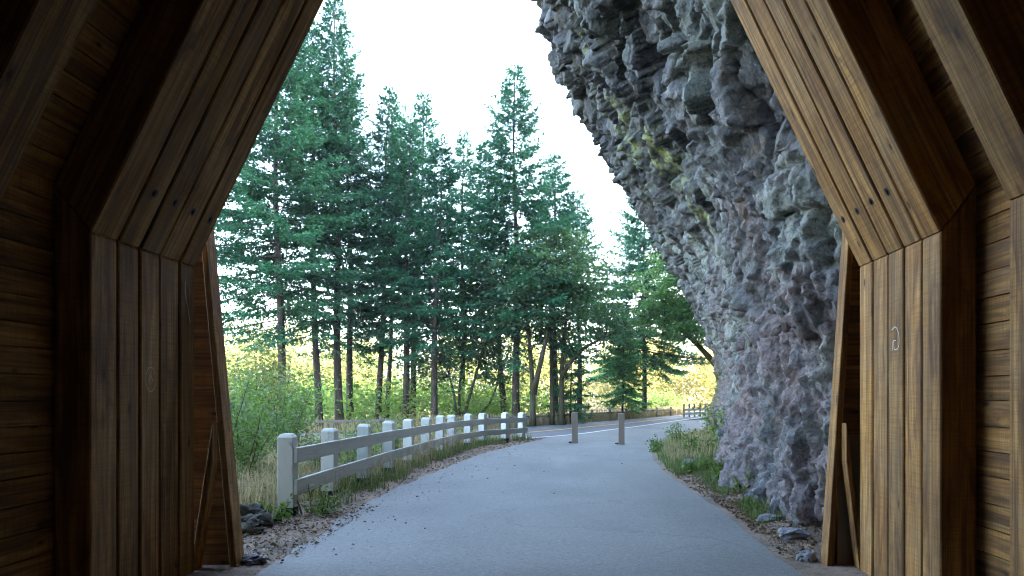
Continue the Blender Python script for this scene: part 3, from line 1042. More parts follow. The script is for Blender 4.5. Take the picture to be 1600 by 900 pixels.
# ------------------------------------------------------------------ fences beyond the road
def rail_fence(name, label, line, zs, hb, spacing, post_h, post_r, rail_mat, post_mat, cat='fence', out=0.0):
    L = smooth_line(line, 400)
    seg = np.concatenate([[0], np.cumsum(np.linalg.norm(np.diff(L, axis=0), axis=1))])
    n = max(2, int(seg[-1] / spacing))
    q = np.stack([np.interp(np.linspace(0, seg[-1], n), seg, L[:, i]) for i in (0, 1)], -1)
    o0 = Vector((q[0, 0], q[0, 1], 0))
    t = empty(name, o0)
    tag(t, label, cat)
    m = MB()
    m.box(-post_r, post_r, -post_r, post_r, -0.3, post_h)
    pme = m.mesh('post', 0.01)
    pme.materials.append(post_mat)
    for i in range(n):
        tg = q[min(i + 1, n - 1)] - q[max(i - 1, 0)]
        p = link_mesh('post', pme, None, t, Vector((q[i, 0], q[i, 1], 0)) - o0)
        p.rotation_euler = (random.uniform(-.02, .02), random.uniform(-.02, .02), math.atan2(tg[1], tg[0]))
    for z in zs:
        for i in range(0, n - 1):
            a, b = q[i], q[i + 1]
            tg = (b - a) / np.linalg.norm(b - a)
            nn = np.array([tg[1], -tg[0]]) * (post_r + 0.03)
            rail_board(Vector((*(a + nn), z)), Vector((*(b + nn), z)), 0, hb, 0.05, 'rail', rail_mat, t, o0)
    return t


rail_fence('white_rail_fence', 'white double rail fence with brown posts beyond the road, near the cliff',
           [(7.9, 51.2), (9.6, 53.0), (11.5, 54.6), (14, 56.5)], (0.25, 0.52), 0.18, 0.62, 0.95, 0.05, M['bright_paint'], M['grey_wood'])
rail_fence('wooden_guard_rail', 'low weathered wooden guard rail along the far side of the road',
           [(-16, 30.6), (-10, 31.6), (-4.6, 34.0), (-2.2, 37.6), (0.6, 42.6), (4.2, 49.6), (7.6, 55.5)], (0.44,), 0.11, 2.4, 0.66, 0.06, M['rail_wood'], M['grey_wood'], cat='guard rail')


# ------------------------------------------------------------------ trees
def conifer(seed, H, cb, Rr, tr, lean=(0, 0), dens=1.45, dead=True, whorl=0.40, leafL=0.205):
    g = np.random.default_rng(seed)
    wood = MB()
    nz = 14
    zs = np.linspace(-0.3, H, nz)
    def axis(z):
        t = np.clip(z / H, 0, 1)
        return np.array([lean[0] * t + 0.06 * math.sin(z * 0.5 + seed), lean[1] * t + 0.06 * math.cos(z * 0.37 + seed), z])
    wood.tube([axis(z) for z in zs], [tr * (1.25 if k == 0 else 1.0) * max(0.04, (1 - 0.93 * max(z, 0) / H)) for k, z in enumerate(zs)], 8)
    tw = MB()
    leaves = []
    z = cb
    while z < H - 0.25:
        t = (z - cb) / (H - cb)
        nb = int(g.integers(4, 7)) if t < .85 else 4
        a0 = g.uniform(0, 6.28)
        for b in range(nb):
            az = a0 + 2 * math.pi * b / nb + g.normal(0, .25)
            L = Rr * (max(1 - t, 0) ** 0.88) * g.uniform(0.70, 1.15) * (0.75 + 0.25 * min(1, t * 5)) + 0.22
            if g.random() < 0.08:
                L *= 0.5
            if dead and g.random() < 0.42 * max(0, 1 - t / 0.38):
                continue
            thin = 1.0 if not dead else 0.62 + 0.38 * min(1, t / 0.35)
            el = R(-14 + 52 * t + g.normal(0, 6))
            zz = z + g.uniform(-.15, .15)
            p0 = axis(zz)
            hd = np.array([math.cos(az), math.sin(az), 0])
            sidev = np.array([-math.sin(az), math.cos(az), 0])
            n_s = 9
            s = np.linspace(0, 1, n_s)
            sag = -0.16 * L * (s ** 1.6) * (1 - t) + 0.13 * L * s ** 4
            pts = p0 + np.outer(s * L * math.cos(el), hd) + np.outer(s * L * math.sin(el) + sag, [0, 0, 1.0]) + np.outer(np.sin(s * 3 + g.uniform(0, 6)) * 0.03 * L, sidev)
            tw.tube(pts[::2], [max(0.006, 0.022 * L / 3 * (1 - 0.85 * q) * 1.3) for q in s[::2]], 3, cap=False)
            # secondary twigs
            m = max(3, int(L * 7.5 * dens * thin))
            sp = g.uniform(0.16, 1.0, m * 2)
            side = np.where(np.arange(m * 2) % 2 == 0, 1.0, -1.0)
            k = np.clip((sp * (n_s - 1)).astype(int), 0, n_s - 2)
            fr = sp * (n_s - 1) - k
            bp = pts[k] * (1 - fr)[:, None] + pts[k + 1] * fr[:, None]
            tg = norm(pts[k + 1] - pts[k])
            ang = np.radians(g.uniform(35, 65, m * 2))
            td = norm(tg * np.cos(ang)[:, None] + sidev * (side * np.sin(ang))[:, None] + np.array([0, 0, 1]) * g.normal(-0.12, 0.18, (m * 2, 1)))
            tl = (0.16 + 0.20 * L * (1 - sp) ** 0.8) * g.uniform(0.6, 1.2, m * 2)
            tl = np.clip(tl, 0.15, 0.95)
            nk = np.clip((tl / 0.085).astype(int), 2, 9)
            rep = np.repeat(np.arange(m * 2), nk)
            pos = g.uniform(0.05, 1, len(rep))
            kp = bp[rep] + td[rep] * (tl[rep] * pos)[:, None] - np.array([0, 0, 1]) * (0.15 * tl[rep] * pos ** 2)[:, None]
            kd = td[rep] + g.normal(0, 0.55, (len(rep), 3))
            kd[:, 2] *= 0.7
            leaves.append(kites(kp, kd, g.uniform(0.75, 1.3, len(rep)) * leafL, g.uniform(0.8, 1.3, len(rep)) * leafL * 0.36, g))
            # terminal shoot
            nt = max(3, int(L * 3))
            sp2 = g.uniform(0.7, 1.0, nt)
            k2 = np.clip((sp2 * (n_s - 1)).astype(int), 0, n_s - 2)
            leaves.append(kites(pts[k2], norm(pts[k2 + 1] - pts[k2]) + g.normal(0, .35, (nt, 3)), np.full(nt, leafL * 1.1), np.full(nt, leafL * .38), g))
        z += whorl * g.uniform(0.75, 1.25) * (1 - 0.45 * t)
    # leader
    zl = np.linspace(H - 0.9, H + 0.25, 24)
    leaves.append(kites(np.array([axis(q) for q in zl]), g.normal(0, .5, (24, 3)) + np.array([0, 0, .8]), np.full(24, .16), np.full(24, .05), g))
    wood.tube([axis(H - .2), axis(H + .35)], [0.015, 0.005], 4)
    if dead:
        for _ in range(int(10)):
            zz = g.uniform(max(1.6, cb * 0.45), cb)
            az = g.uniform(0, 6.28)
            L = g.uniform(0.4, 1.9)
            p0 = axis(zz)
            d = np.array([math.cos(az), math.sin(az), g.uniform(-.35, .15)])
            tw.tube([p0, p0 + d * L * .5, p0 + d * L + np.array([0, 0, -.1 * L])], [0.016, 0.011, 0.004], 3, cap=False)
            if g.random() < .45:
                n = 26
                q = g.uniform(.4, 1, n)[:, None]
                leaves.append(kites(p0 + d * L * q, d + g.normal(0, .7, (n, 3)), np.full(n, .16), np.full(n, .05), g))
    wood.v, tw.v = list(wood.v), list(tw.v)
    b = len(wood.v)
    wood.v += tw.v
    wood.f += [tuple(i + b for i in f) for f in tw.f]
    return wood.mesh('trunk'), quads_mesh('crown', np.concatenate(leaves))


def place_tree(name, label, cat, group, meshes, x, y, rz=0.0, sc=1.0, mats=('bark', 'fir'), z=0.0):
    t = empty(name, (x, y, z), rz)
    t.scale = (sc, sc, sc)
    tag(t, label, cat, group)
    wm, lm = meshes
    if not wm.materials:
        wm.materials.append(M[mats[0]])
        wm.polygons.foreach_set('use_smooth', [True] * len(wm.polygons))
    if not lm.materials:
        lm.materials.append(M[mats[1]])
    link_mesh('trunk', wm, None, t)
    link_mesh('crown', lm, None, t)
    return t


GF = 'tall firs in the row beyond the road'
FIRS = [
    # base px, depth, apex (px,py), crown-base py, radius, trunk r, label
    (440, 33, (428, -110), 455, 4.4, 0.20, 'tall fir closest to the timber posts, its straight bare trunk above the leafy bushes'),
    (322, 35, (318, 10), 440, 3.4, 0.19, 'fir mostly hidden by the dark timber posts, only its branch ends showing'),
    (497, 35, (481, 28), 470, 3.0, 0.18, 'fir rising behind the second white fence post, leaning slightly'),
    (530, 36, (523, -8), 440, 3.6, 0.21, 'tallest pointed fir against the sky, left of the white gap'),
    (549, 38, (541, 95), 490, 2.6, 0.19, 'fir whose tilted trunk crosses behind the tallest fir'),
    (592, 38, (607, 135), 480, 2.7, 0.17, 'fir with a thin trunk behind the fourth white fence post'),
    (604, 41, (622, 160), 500, 2.4, 0.14, 'slimmest fir trunk in the row, close beside a thicker one'),
    (632, 37, (640, 185), 480, 2.6, 0.19, 'fir with a mossy trunk in a close pair of trunks'),
    (642, 40, (663, 146), 470, 2.9, 0.18, 'fir whose spiky top ends the left clump against the sky'),
    (677, 36, (690, 215), 500, 2.6, 0.18, 'single fir trunk standing apart behind the seventh fence post'),
    (790, 41, (758, 230), 505, 3.0, 0.19, 'fir behind the last fence posts, half hidden by the big cone shaped fir'),
    (808, 38, (803, 103), 470, 4.3, 0.21, 'big cone shaped fir with one sharp top in the middle of the sky'),
    (722, 44, (724, 208), 500, 3.0, 0.17, 'dusky fir filling the notch between the left clump and the big cone shaped fir'),
    (905, 47, (902, 300), 500, 3.6, 0.18, 'shorter bushy fir above the two bollards, sloping down to the sky'),
    (866, 43, (866, 240), 490, 3.3, 0.20, 'fir on the cliff side of the big cone shaped fir, with a lower top'),
]
for i, (bx, d, (ax, ay), cbp, rr, tr, lab) in enumerate(FIRS):
    x = at(bx, d)
    H = hgt(ay, d)
    lean = ((ax - bx) / F_PX * d, random.uniform(-.3, .3))
    place_tree('fir_tree', lab, 'fir tree', GF, conifer(100 + i, H, hgt(cbp, d) - 1.6, rr * 1.08, tr, lean), x, d)

yf = conifer(300, 4.9, 0.6, 1.5, 0.06, dead=False, whorl=0.30)
place_tree('young_fir', 'low dark young fir under the trees beside the bent maple trunks', 'young fir', None, yf, at(893, 41), 41)
yf2 = conifer(301, 6.9, 1.3, 1.9, 0.085, dead=False, whorl=0.26, leafL=0.22, dens=2.0)
place_tree('young_fir', 'bright green young fir standing behind the bollard nearer to the cliff', 'young fir', None, yf2, at(973, 48), 48, mats=('bark', 'young_fir'))
bf = conifer(302, 17.5, 4.4, 7.0, 0.20, dead=False, dens=1.6)
place_tree('fir_tree', 'wide fir partly hidden behind the overhanging cliff', 'fir tree', None, bf, at(1006, 55), 55)


def broadleaf(seed, stems, crown, n_leaf, leaf, spread=0.55, stem_r=0.09):
    """stems: list of polylines (local); crown: list of (centre, radii) blobs the twigs reach into."""
    g = np.random.default_rng(seed)
    wood = MB()
    tips = []
    for st in stems:
        p = smooth_line(st, 9)
        rr = stem_r * g.uniform(.8, 1.15)
        wood.tube(p, [rr * (1.3 if k == 0 else 1) * (1 - 0.75 * k / 8) for k in range(9)], 7)
        tips.append(p)
    clouds = []
    allp = np.concatenate([t[3:] for t in tips])
    per = n_leaf / sum(c[1][0] * c[1][1] * c[1][2] for c in crown)
    for c, rad in crown:
        c, rad = np.array(c, float), np.array(rad, float)
        vol = rad.prod()
        nt = max(10, int(22 * vol ** 0.6) + 6)
        u = norm(g.normal(size=(nt, 3))) * g.uniform(0.1, 1.25, (nt, 1)) ** 0.6
        tw = c + u * rad
        for q in tw:
            a = allp[np.argmin(((allp - q) ** 2).sum(1) + 3 * np.clip(allp[:, 2] - q[2], 0, 9))]
            midp = (a + q) / 2 + g.normal(0, .12, 3) + np.array([0, 0, .1])
            wood.tube([a, midp, q], [0.022, 0.014, 0.004], 3, cap=False)
        nl = int(per * vol)
        k = g.integers(0, nt, nl)
        sz = spread * rad.mean() ** 0.3 * 0.5
        pos = tw[k] + g.normal(0, 1, (nl, 3)) * np.array([sz, sz, sz * .42])
        dr = norm(g.normal(0, 1, (nl, 3)) * np.array([1, 1, .35]) + np.array([0, 0, -.25]))
        sl = g.uniform(.6, 1.25, nl)
        clouds.append(kites(pos, dr, sl * leaf, sl * leaf * 0.75, g, 0.12))
    return wood.mesh('trunk'), quads_mesh('crown', np.concatenate(clouds))


# vine maple with several bent stems
vm = broadleaf(400, [[(0, 0, -.2), (-.3, 0, 2), (-1.0, .2, 4.2), (-1.1, .3, 7)], [(0.05, 0, -.2), (.05, .2, 2.2), (.35, .4, 4.5), (.3, .2, 7.4)],
                     [(.1, 0, -.2), (.6, -.1, 1.5), (1.2, 0, 3.6), (1.9, .2, 6.8)], [(.2, 0, -.1), (1.5, .2, 1.0), (2.1, .2, 2.4), (2.6, .3, 4)]],
               [((0, 0, 4.8), (2.6, 1.6, 2.2)), ((1.6, .3, 3.2), (2.0, 1.5, 1.2)), ((-1.4, .3, 3.0), (1.4, 1.2, 1.0)), ((1.0, 0, 7.2), (2.0, 1.6, 1.6))], 9000, 0.19, stem_r=0.085)
place_tree('vine_maple', 'leafy vine maple with several bent stems from one base behind the fence', 'maple tree', None, vm, at(716, 38), 38, mats=('maple_bark', 'maple'))
m2 = broadleaf(401, [[(0, 0, -.2), (0, .1, 2), (-.15, .2, 4), (-.5, .2, 8)], [(0.02, 0, 1.6), (.5, 0, 3.6), (1.0, .2, 6.2), (1.2, .2, 9.0)]],
               [((0.1, -.4, 7.2), (2.5, 1.9, 2.0)), ((-1.4, -.5, 5.6), (1.7, 1.4, 1.0)), ((1.5, -.2, 8.4), (2.0, 1.6, 1.8)), ((1.8, -.2, 5.4), (1.5, 1.3, .9))], 6200, 0.20, stem_r=0.16)
place_tree('maple_tree', 'forked maple with pale leaves in front of the big cone shaped fir', 'maple tree', None, m2, at(832, 37), 37, mats=('maple_bark', 'maple'))
m3 = broadleaf(402, [[(-.15, 0, -.2), (-.2, 0, 2), (-.25, .1, 4), (-.3, .1, 8)], [(0.35, 0, -.2), (.3, 0, 2), (.45, 0, 4.5), (.9, 0, 8)], [(.35, 0, 2.6), (1.2, 0, 3.8), (2.4, 0, 4.5), (3.6, 0, 5)]],
               [((1.8, 0, 6.4), (2.6, 1.8, 2.2)), ((0, 0, 8.2), (1.9, 1.7, 1.7)), ((3.2, 0, 4.9), (1.6, 1.3, .8)), ((-.6, -.2, 5.0), (1.5, 1.3, .9))], 5000, 0.20, stem_r=0.15)
place_tree('maple_tree', 'maple with two straight mossy trunks nearest to the road bend', 'maple tree', None, m3, at(868, 38.5), 38.5, mats=('maple_bark', 'maple'))
m4 = broadleaf(403, [[(0, 0, -.2), (-.2, 0, 2), (-.6, .1, 5), (-1, .1, 11)], [(-.2, 0, 2.5), (-2, 0, 4.6), (-4, 0, 6.2), (-6, 0, 6.6)], [(-.3, 0, 3.5), (-2, 0, 6.6), (-3.6, 0, 9), (-5, 0, 11)]],
               [((-3.6, 0, 8.2), (2.4, 2, 2.0)), ((-1.0, 0, 10.5), (2.6, 2, 2.2)), ((-3.6, -.5, 5.6), (2.0, 1.6, 1.0)), ((-1.0, -.5, 6.0), (2.0, 1.8, 1.3)), ((-5.0, 0, 6.4), (1.4, 1.2, 1.0)), ((-3.0, 0, 6.9), (2.4, 1.8, 1.3))], 17000, 0.20, stem_r=0.2)
place_tree('maple_tree', 'maple leaning out from behind the cliff, its drooping leaves over the far road', 'maple tree', None, m4, at(1142, 46), 46, mats=('maple_bark', 'bright_maple'))


def shrub(seed, w, h, n, leaf, nst=9):
    g = np.random.default_rng(seed)
    wood = MB()
    cl = []
    for i in range(nst):
        a = g.uniform(0, 6.28)
        rr = w * math.sqrt(g.uniform(.02, 1))
        hh = h * g.uniform(.6, 1.05) * (1 - .3 * (rr / w) ** 2)
        b = np.array([math.cos(a) * rr * .35, math.sin(a) * rr * .35, -.1])
        tp = np.array([math.cos(a) * rr, math.sin(a) * rr, hh])
        st = smooth_line([b, (b + tp) / 2 + g.normal(0, .08 * w, 3), tp], 7)
        wood.tube(st, [0.014 * (1 - .8 * k / 6) + .002 for k in range(7)], 4, cap=False)
        m = n // nst
        s = g.uniform(.18, 1.0, m)
        k = np.clip((s * 6).astype(int), 0, 5)
        q = st[k] * (1 - (s * 6 - k))[:, None] + st[k + 1] * (s * 6 - k)[:, None]
        q = q + g.normal(0, .17 * w, (m, 3)) * np.array([1, 1, .7])
        q[:, 2] = np.abs(q[:, 2])
        dr = norm(g.normal(0, 1, (m, 3)) * np.array([1, 1, .5]) + np.array([0, 0, -.1]))
        sl = g.uniform(.6, 1.3, m)
        cl.append(kites(q, dr, sl * leaf, sl * leaf * .62, g, .15))
    return wood.mesh('stems'), quads_mesh('foliage', np.concatenate(cl))


def place_shrub(label, meshes, x, y, mats=('stem', 'shrub'), name='shrub', cat='shrub', z=0.0, group=None, rz=0.0, sc=1.0):
    t = empty(name, (x, y, z), rz)
    t.scale = (sc,) * 3
    tag(t, label, cat, group)
    wm, lm = meshes
    if not wm.materials:
        wm.materials.append(M[mats[0]])
    if not lm.materials:
        lm.materials.append(M[mats[1]])
    link_mesh('stems', wm, None, t)
    link_mesh('foliage', lm, None, t)
    return t


place_shrub('leafy green bush right beside the dark timber edge board', shrub(500, 1.0, 2.3, 2600, 0.10, 12), -6.0, 12.6)
place_shrub('bush with blue green leaves behind the first fence post', shrub(501, 1.3, 2.7, 3200, 0.10, 14), at(415, 16.5), 16.5)
place_shrub('tall yellowing bush between the timber edge board and the straight fir trunk', shrub(502, 1.6, 3.4, 3600, 0.11, 14), at(380, 20), 20, mats=('stem', 'sunlit'))
place_shrub('loose green bush around the foot of the straight fir trunk', shrub(503, 1.5, 2.6, 3000, 0.11, 14), at(455, 22.0), 20.8)
place_shrub('round green bush beyond the road to the cliff side of the young fir', shrub(504, 1.7, 2.4, 2600, 0.16, 12), at(1003, 62), 62)
place_shrub('low green bush beyond the road behind the white double rail fence', shrub(505, 1.9, 2.0, 2600, 0.16, 12), at(1045, 66), 66)

for k_, (px_, d_, w_, h_, lab_) in enumerate([
        (478, 12.6, .55, .95, 'small green bush in the gap between the first and second white fence posts'),
        (541, 14.6, .7, 1.15, 'green bush with long stems behind the gap after the second white fence post'),
        (590, 17.2, .8, 1.2, 'tangled green bush behind the third and fourth white fence posts'),
        (700, 23.6, .8, .95, 'low green bush behind the middle white fence posts'),
        (345, 11.4, .8, 2.0, 'dense green bush half hidden by the dark timber edge board')]):
    place_shrub(lab_, shrub(520 + k_, w_, h_, int(1500 * w_ * h_) + 300, 0.075, 10), at(px_, d_), d_)

# undergrowth beneath the tree row (uncountable)
g = np.random.default_rng(55)
parts = []
for _ in range(150):
    y = g.uniform(36, 50)
    x = g.uniform(-20, 1.5)
    if x > -3.5 and y < 40 + (x + 3.5) * 2.2:
        continue
    c = np.array([x, y, g.uniform(.3, 1.6)])
    n = 170
    q = c + g.normal(0, 1, (n, 3)) * np.array([.8, .8, .65])
    q[:, 2] = np.abs(q[:, 2])
    sl = g.uniform(.6, 1.3, n)
    parts.append(kites(q, norm(g.normal(0, 1, (n, 3)) * np.array([1, 1, .4])), sl * .2, sl * .15, g))
ug = link_mesh('undergrowth', quads_mesh('undergrowth', np.concatenate(parts)), M['lit_shrub'])
tag(ug, 'bright green undergrowth filling the gaps between the fir trunks', 'undergrowth', kind='stuff')


# sunlit wood on the flats beyond (one mass)
def wood_mass(g, spots, leaf):
    q_all = []
    for x, y, z0, h, w, n in spots:
        nb = 9
        cs = np.stack([g.normal(x, w * .5, nb), g.normal(y, w * .4, nb), z0 + h * g.uniform(.15, 1.0, nb)], -1)
        k = g.integers(0, nb, n)
        q = cs[k] + g.normal(0, 1, (n, 3)) * np.array([w * .32, w * .3, h * .13])
        sl = g.uniform(.6, 1.4, n)
        q_all.append(kites(q, norm(g.normal(0, 1, (n, 3)) * np.array([1, 1, .6])), sl * leaf, sl * leaf * .7, g))
    return np.concatenate(q_all)


spots = []
for _ in range(60):
    y = g.uniform(58, 92)
    x = g.uniform(-0.58, -0.02) * y
    spots.append((x, y, -3 if x < -15 else -1.5, g.uniform(6.5, 10.5) * (y / 75), g.uniform(2.5, 4.5), 1500))
spots2 = []
for _ in range(30):
    y = g.uniform(74, 125)
    x = g.uniform(0.0, 0.26) * y
    spots2.append((x, y, -.5, g.uniform(6, 10.0) * y / 100, g.uniform(2.5, 4), 1500))
wd = link_mesh('woodland', quads_mesh('woodland', wood_mass(g, spots, 0.36)), M['sunlit'])
tag(wd, 'sunlit yellow green wood on the flats beyond the fir row', 'woodland', kind='stuff')

wd2 = link_mesh('glow_woodland', quads_mesh('glow_woodland', wood_mass(g, spots2, 0.36)), M['glow_leaf'])
tag(wd2, 'wood at the far bend of the road, sun glow put into its leaf colour', 'woodland', kind='stuff')

# far wooded ridge
rx = np.linspace(-500, 700, 160)
rr_ = np.linspace(0, 1, 24)
RX, RS = np.meshgrid(rx, rr_, indexing='ij')
rh = 16 + 26 * np.clip((RX - 20) / 160, 0, 1.4) + 8 * fbm(np.stack([RX * .012, RX * 0, RX * 0], -1), 111, 4)
RZ = rh * RS + 3.0 * fbm(np.stack([RX * .12, RS * 9, RS * 0], -1), 115, 4) - 4
RY = 420 + 120 * RS - 0.1 * RX
ridge = link_mesh('hills', grid_mesh('hills', np.stack([RX, RY, RZ], -1)), M['hill'], smooth=True)
tag(ridge, 'far wooded hills beyond the river flats', 'hills', kind='structure')


# thin valley haze over the whole place
hb_ = MB()
hb_.box(-920, 920, -320, 1520, -8, 70)
hz = NT('valley_haze')
vol = hz.n('ShaderNodeVolumePrincipled')
vol.inputs['Color'].default_value = (0.93, 0.95, 1.0, 1)
vol.inputs['Density'].default_value = 0.0004
vol.inputs['Anisotropy'].default_value = 0.2
hz.t.links.new(vol.outputs[0], hz.out.inputs[1])
haze = hb_.build('haze', hz.m)
tag(haze, 'faint pale haze in the valley air', 'haze', kind='stuff')

# ------------------------------------------------------------------ grasses and ground litter
def blades(g, xy, h, w, lean=0.5, z=None):
    n = len(xy)
    az = g.uniform(0, 6.28, n)
    d = np.stack([np.cos(az), np.sin(az), 0 * az], -1)
    s = np.stack([-np.sin(az), np.cos(az), 0 * az], -1)
    ln = (g.random(n) ** 1.5 * lean)[:, None]
    zz = np.zeros(n) if z is None else z
    b = np.stack([xy[:, 0], xy[:, 1], zz - .02], -1)
    h = np.broadcast_to(h, (n,))[:, None]
    w = np.broadcast_to(w, (n,))[:, None]
    mid = b + np.array([0, 0, 1.]) * h * .6 + d * h * .25 * ln
    tip = b + np.array([0, 0, 1.]) * h * (1 - .35 * ln) + d * h * .9 * ln
    q1 = np.stack([b - s * w / 2, b + s * w / 2, mid + s * w * .4, mid - s * w * .4], 1)
    q2 = np.stack([mid - s * w * .4, mid + s * w * .4, tip + s * w * .06, tip - s * w * .06], 1)
    return np.concatenate([q1, q2])


def scatter_along(g, n, line, off0, off1, y0=None, y1=None):
    L = np.array(line)
    if y0 is not None:
        L = L[(L[:, 1] > y0) & (L[:, 1] < y1)]
    seg = np.concatenate([[0], np.cumsum(np.linalg.norm(np.diff(L, axis=0), axis=1))])
    t = g.uniform(0, seg[-1], n)
    x, y = np.interp(t, seg, L[:, 0]), np.interp(t, seg, L[:, 1])
    T = norm(np.gradient(L, axis=0))
    tx, ty = np.interp(t, seg, T[:, 0]), np.interp(t, seg, T[:, 1])
    o = g.uniform(off0, off1, n)
    return np.stack([x - ty * o, y + tx * o], -1)


fl = smooth_line([(p.x, p.y) for p in pp], 120)
g = np.random.default_rng(66)
dg = []
xy = scatter_along(g, 7000, fl, -0.25, 2.6)
msk = vnoise(np.stack([xy[:, 0], xy[:, 1], xy[:, 0] * 0], -1) * 0.9, 5) > -0.25
dg.append(blades(g, xy[msk], g.uniform(.15, .75, msk.sum()), .010, 1.4))
xy = np.stack([g.uniform(-8, -4.0, 5200), g.uniform(8.3, 13.5, 5200)], -1)
dg.append(blades(g, xy, g.uniform(.15, .85, len(xy)), .008, 1.5))
xy = np.stack([g.uniform(-14, -3.2, 5200), g.uniform(13.5, 23.0, 5200)], -1)
dg.append(blades(g, xy, g.uniform(.3, .8, len(xy)), .012, .9))
xy = scatter_along(g, 9000, far_, 0.3, 2.6, 32, 62)
dg.append(blades(g, xy, g.uniform(.35, .75, len(xy)), .022, .7))
xy = scatter_along(g, 5000, far_, 0.3, 2.0, 28, 34)
dg.append(blades(g, xy, g.uniform(.25, .7, len(xy)), .016, .7))
o = link_mesh('dry_grass', quads_mesh('dry_grass', np.concatenate(dg)), M['straw'])
tag(o, 'straw coloured dry grass under the fences and along the road', 'grass', kind='stuff')

gg = []
xy = scatter_along(g, 4000, fl, 0.2, 2.4)
msk = vnoise(np.stack([xy[:, 0], xy[:, 1], xy[:, 0] * 0], -1) * 0.8, 14) > 0
gg.append(blades(g, xy[msk], g.uniform(.15, .6, msk.sum()), .012, 1.3))
xy = scatter_along(g, 5200, fl, -0.55, 0.35)
msk = vnoise(np.stack([xy[:, 0], xy[:, 1], xy[:, 0] * 0], -1) * 1.3, 9) > -0.1
gg.append(blades(g, xy[msk], g.uniform(.08, .34, msk.sum()), .012, .9))


def bank(n, y0, y1, c0, c1, seed):
    """points between path edge and cliff foot."""
    q = np.random.default_rng(seed)
    y = q.uniform(y0, y1, n)
    xe = np.interp(y, pr[:, 1], pr[:, 0])
    xf = np.interp(y, FOOT_Y, FOOT_X)
    u = q.uniform(c0, c1, n)
    return np.stack([xe + 0.06 + (xf - xe) * u, y], -1)


xy = bank(9500, 14.2, 26.5, 0.03, 1.1, 3)
msk = vnoise(np.stack([xy[:, 0], xy[:, 1], xy[:, 0] * 0], -1) * 1.1, 29) > -0.35
xy = xy[msk]
gg.append(blades(g, xy, g.uniform(.07, .30, len(xy)), .014, .95, bank_z(xy[:, 0], xy[:, 1])))
xy = bank(5200, 8.2, 15.0, 0.25, 1.05, 4)
msk = vnoise(np.stack([xy[:, 0], xy[:, 1], xy[:, 0] * 0], -1) * 1.2, 19) > 0.05
xy = xy[msk]
gg.append(blades(g, xy, g.uniform(.05, .17, len(xy)), .010, .95, bank_z(xy[:, 0], xy[:, 1])))
o = link_mesh('green_grass', quads_mesh('green_grass', np.concatenate(gg)), M['grass'])
tag(o, 'short green grass at the foot of the fence and the cliff', 'grass', kind='stuff')
xy = bank(5000, 15.5, 28.5, 0.1, 1.1, 5)
o = link_mesh('pale_grass', quads_mesh('pale_grass', blades(g, xy, g.uniform(.12, .34, len(xy)), .012, 1.1, bank_z(xy[:, 0], xy[:, 1]))), M['straw'])
tag(o, 'pale dry grass mixed through the bank under the cliff', 'grass', kind='stuff')

# weeds under the cliff, each a thing
weeds = [(2.95, 9.6, .38, 'bright green low weed clump nearest to the timber wing at the cliff foot', 330),
         (2.75, 11.3, .34, 'bright green weed clump in the middle of the cliff foot', 260),
         (2.75, 13.0, .46, 'upright green weed against the cliff above bare soil', 240),
         (3.35, 15.6, .75, 'taller leafy weed on the grassy bank beside the cliff', 420),
         (3.95, 18.6, 1.1, 'dark green bush growing against the cliff at the top of the bank', 900),
         (2.95, 17.0, .6, 'green plant in the middle of the grassy bank', 330),
         (2.35, 20.3, .5, 'small green plant at the tip of the grassy bank nearest to the bollards', 260),
         (3.3, 22.0, .7, 'broad green plant high on the bank towards the road', 380),
         (2.45, 14.3, .3, 'low spreading weed where the grassy bank meets the bare soil', 240)]
for k, (x, y, h, lab, n) in enumerate(weeds):
    place_shrub(lab, shrub(600 + k, h * .75, h, n, 0.075, 8), x, y, mats=('stem', 'weed'), name='weed', cat='weed', z=float(bank_z(np.array(x), np.array(y))))
place_shrub('low green weed beside the dark rocks at the timber edge board', shrub(620, .28, .3, 140, 0.09, 6), at(423, 9.2), 9.2, mats=('stem', 'weed'), name='weed', cat='weed')
place_shrub('small green weed at the foot of the first white fence post', shrub(621, .4, .45, 300, 0.06, 8), -3.42, 9.75, mats=('stem', 'weed'), name='weed', cat='weed')
place_shrub('ragged bush with dry seed heads behind the fifth and sixth fence posts', shrub(622, .9, 1.5, 900, 0.07, 14), at(655, 21), 21.0, mats=('stem', 'autumn'), name='shrub')


# fallen leaves, gravel
def litter(g, xy, L, onbank=False):
    n = len(xy)
    p = np.stack([xy[:, 0], xy[:, 1], g.uniform(.012, .03, n) + (bank_z(xy[:, 0], xy[:, 1]) if onbank else 0)], -1)
    d = norm(np.concatenate([g.normal(0, 1, (n, 2)), g.normal(0, .12, (n, 1))], 1))
    sl = g.uniform(.5, 1.4, n)
    return kites(p, d, sl * L, sl * L * .6, g, .25)


ll = [litter(g, scatter_along(g, 2600, pl, 0.0, 1.0, 7, 27), .05), litter(g, bank(3600, 7.0, 16, .0, 1.0, 8), .05, True),
      litter(g, np.stack([g.uniform(-4.6, -2.7, 1500), g.uniform(6.9, 10.5, 1500)], -1), .045), litter(g, scatter_along(g, 260, pl, -0.9, 0.0, 7, 22), .025)]
o = link_mesh('fallen_leaves', quads_mesh('fallen_leaves', np.concatenate(ll)), M['leaf_litter'])
tag(o, 'dead brown leaves scattered along both edges of the path', 'fallen leaves', kind='stuff')


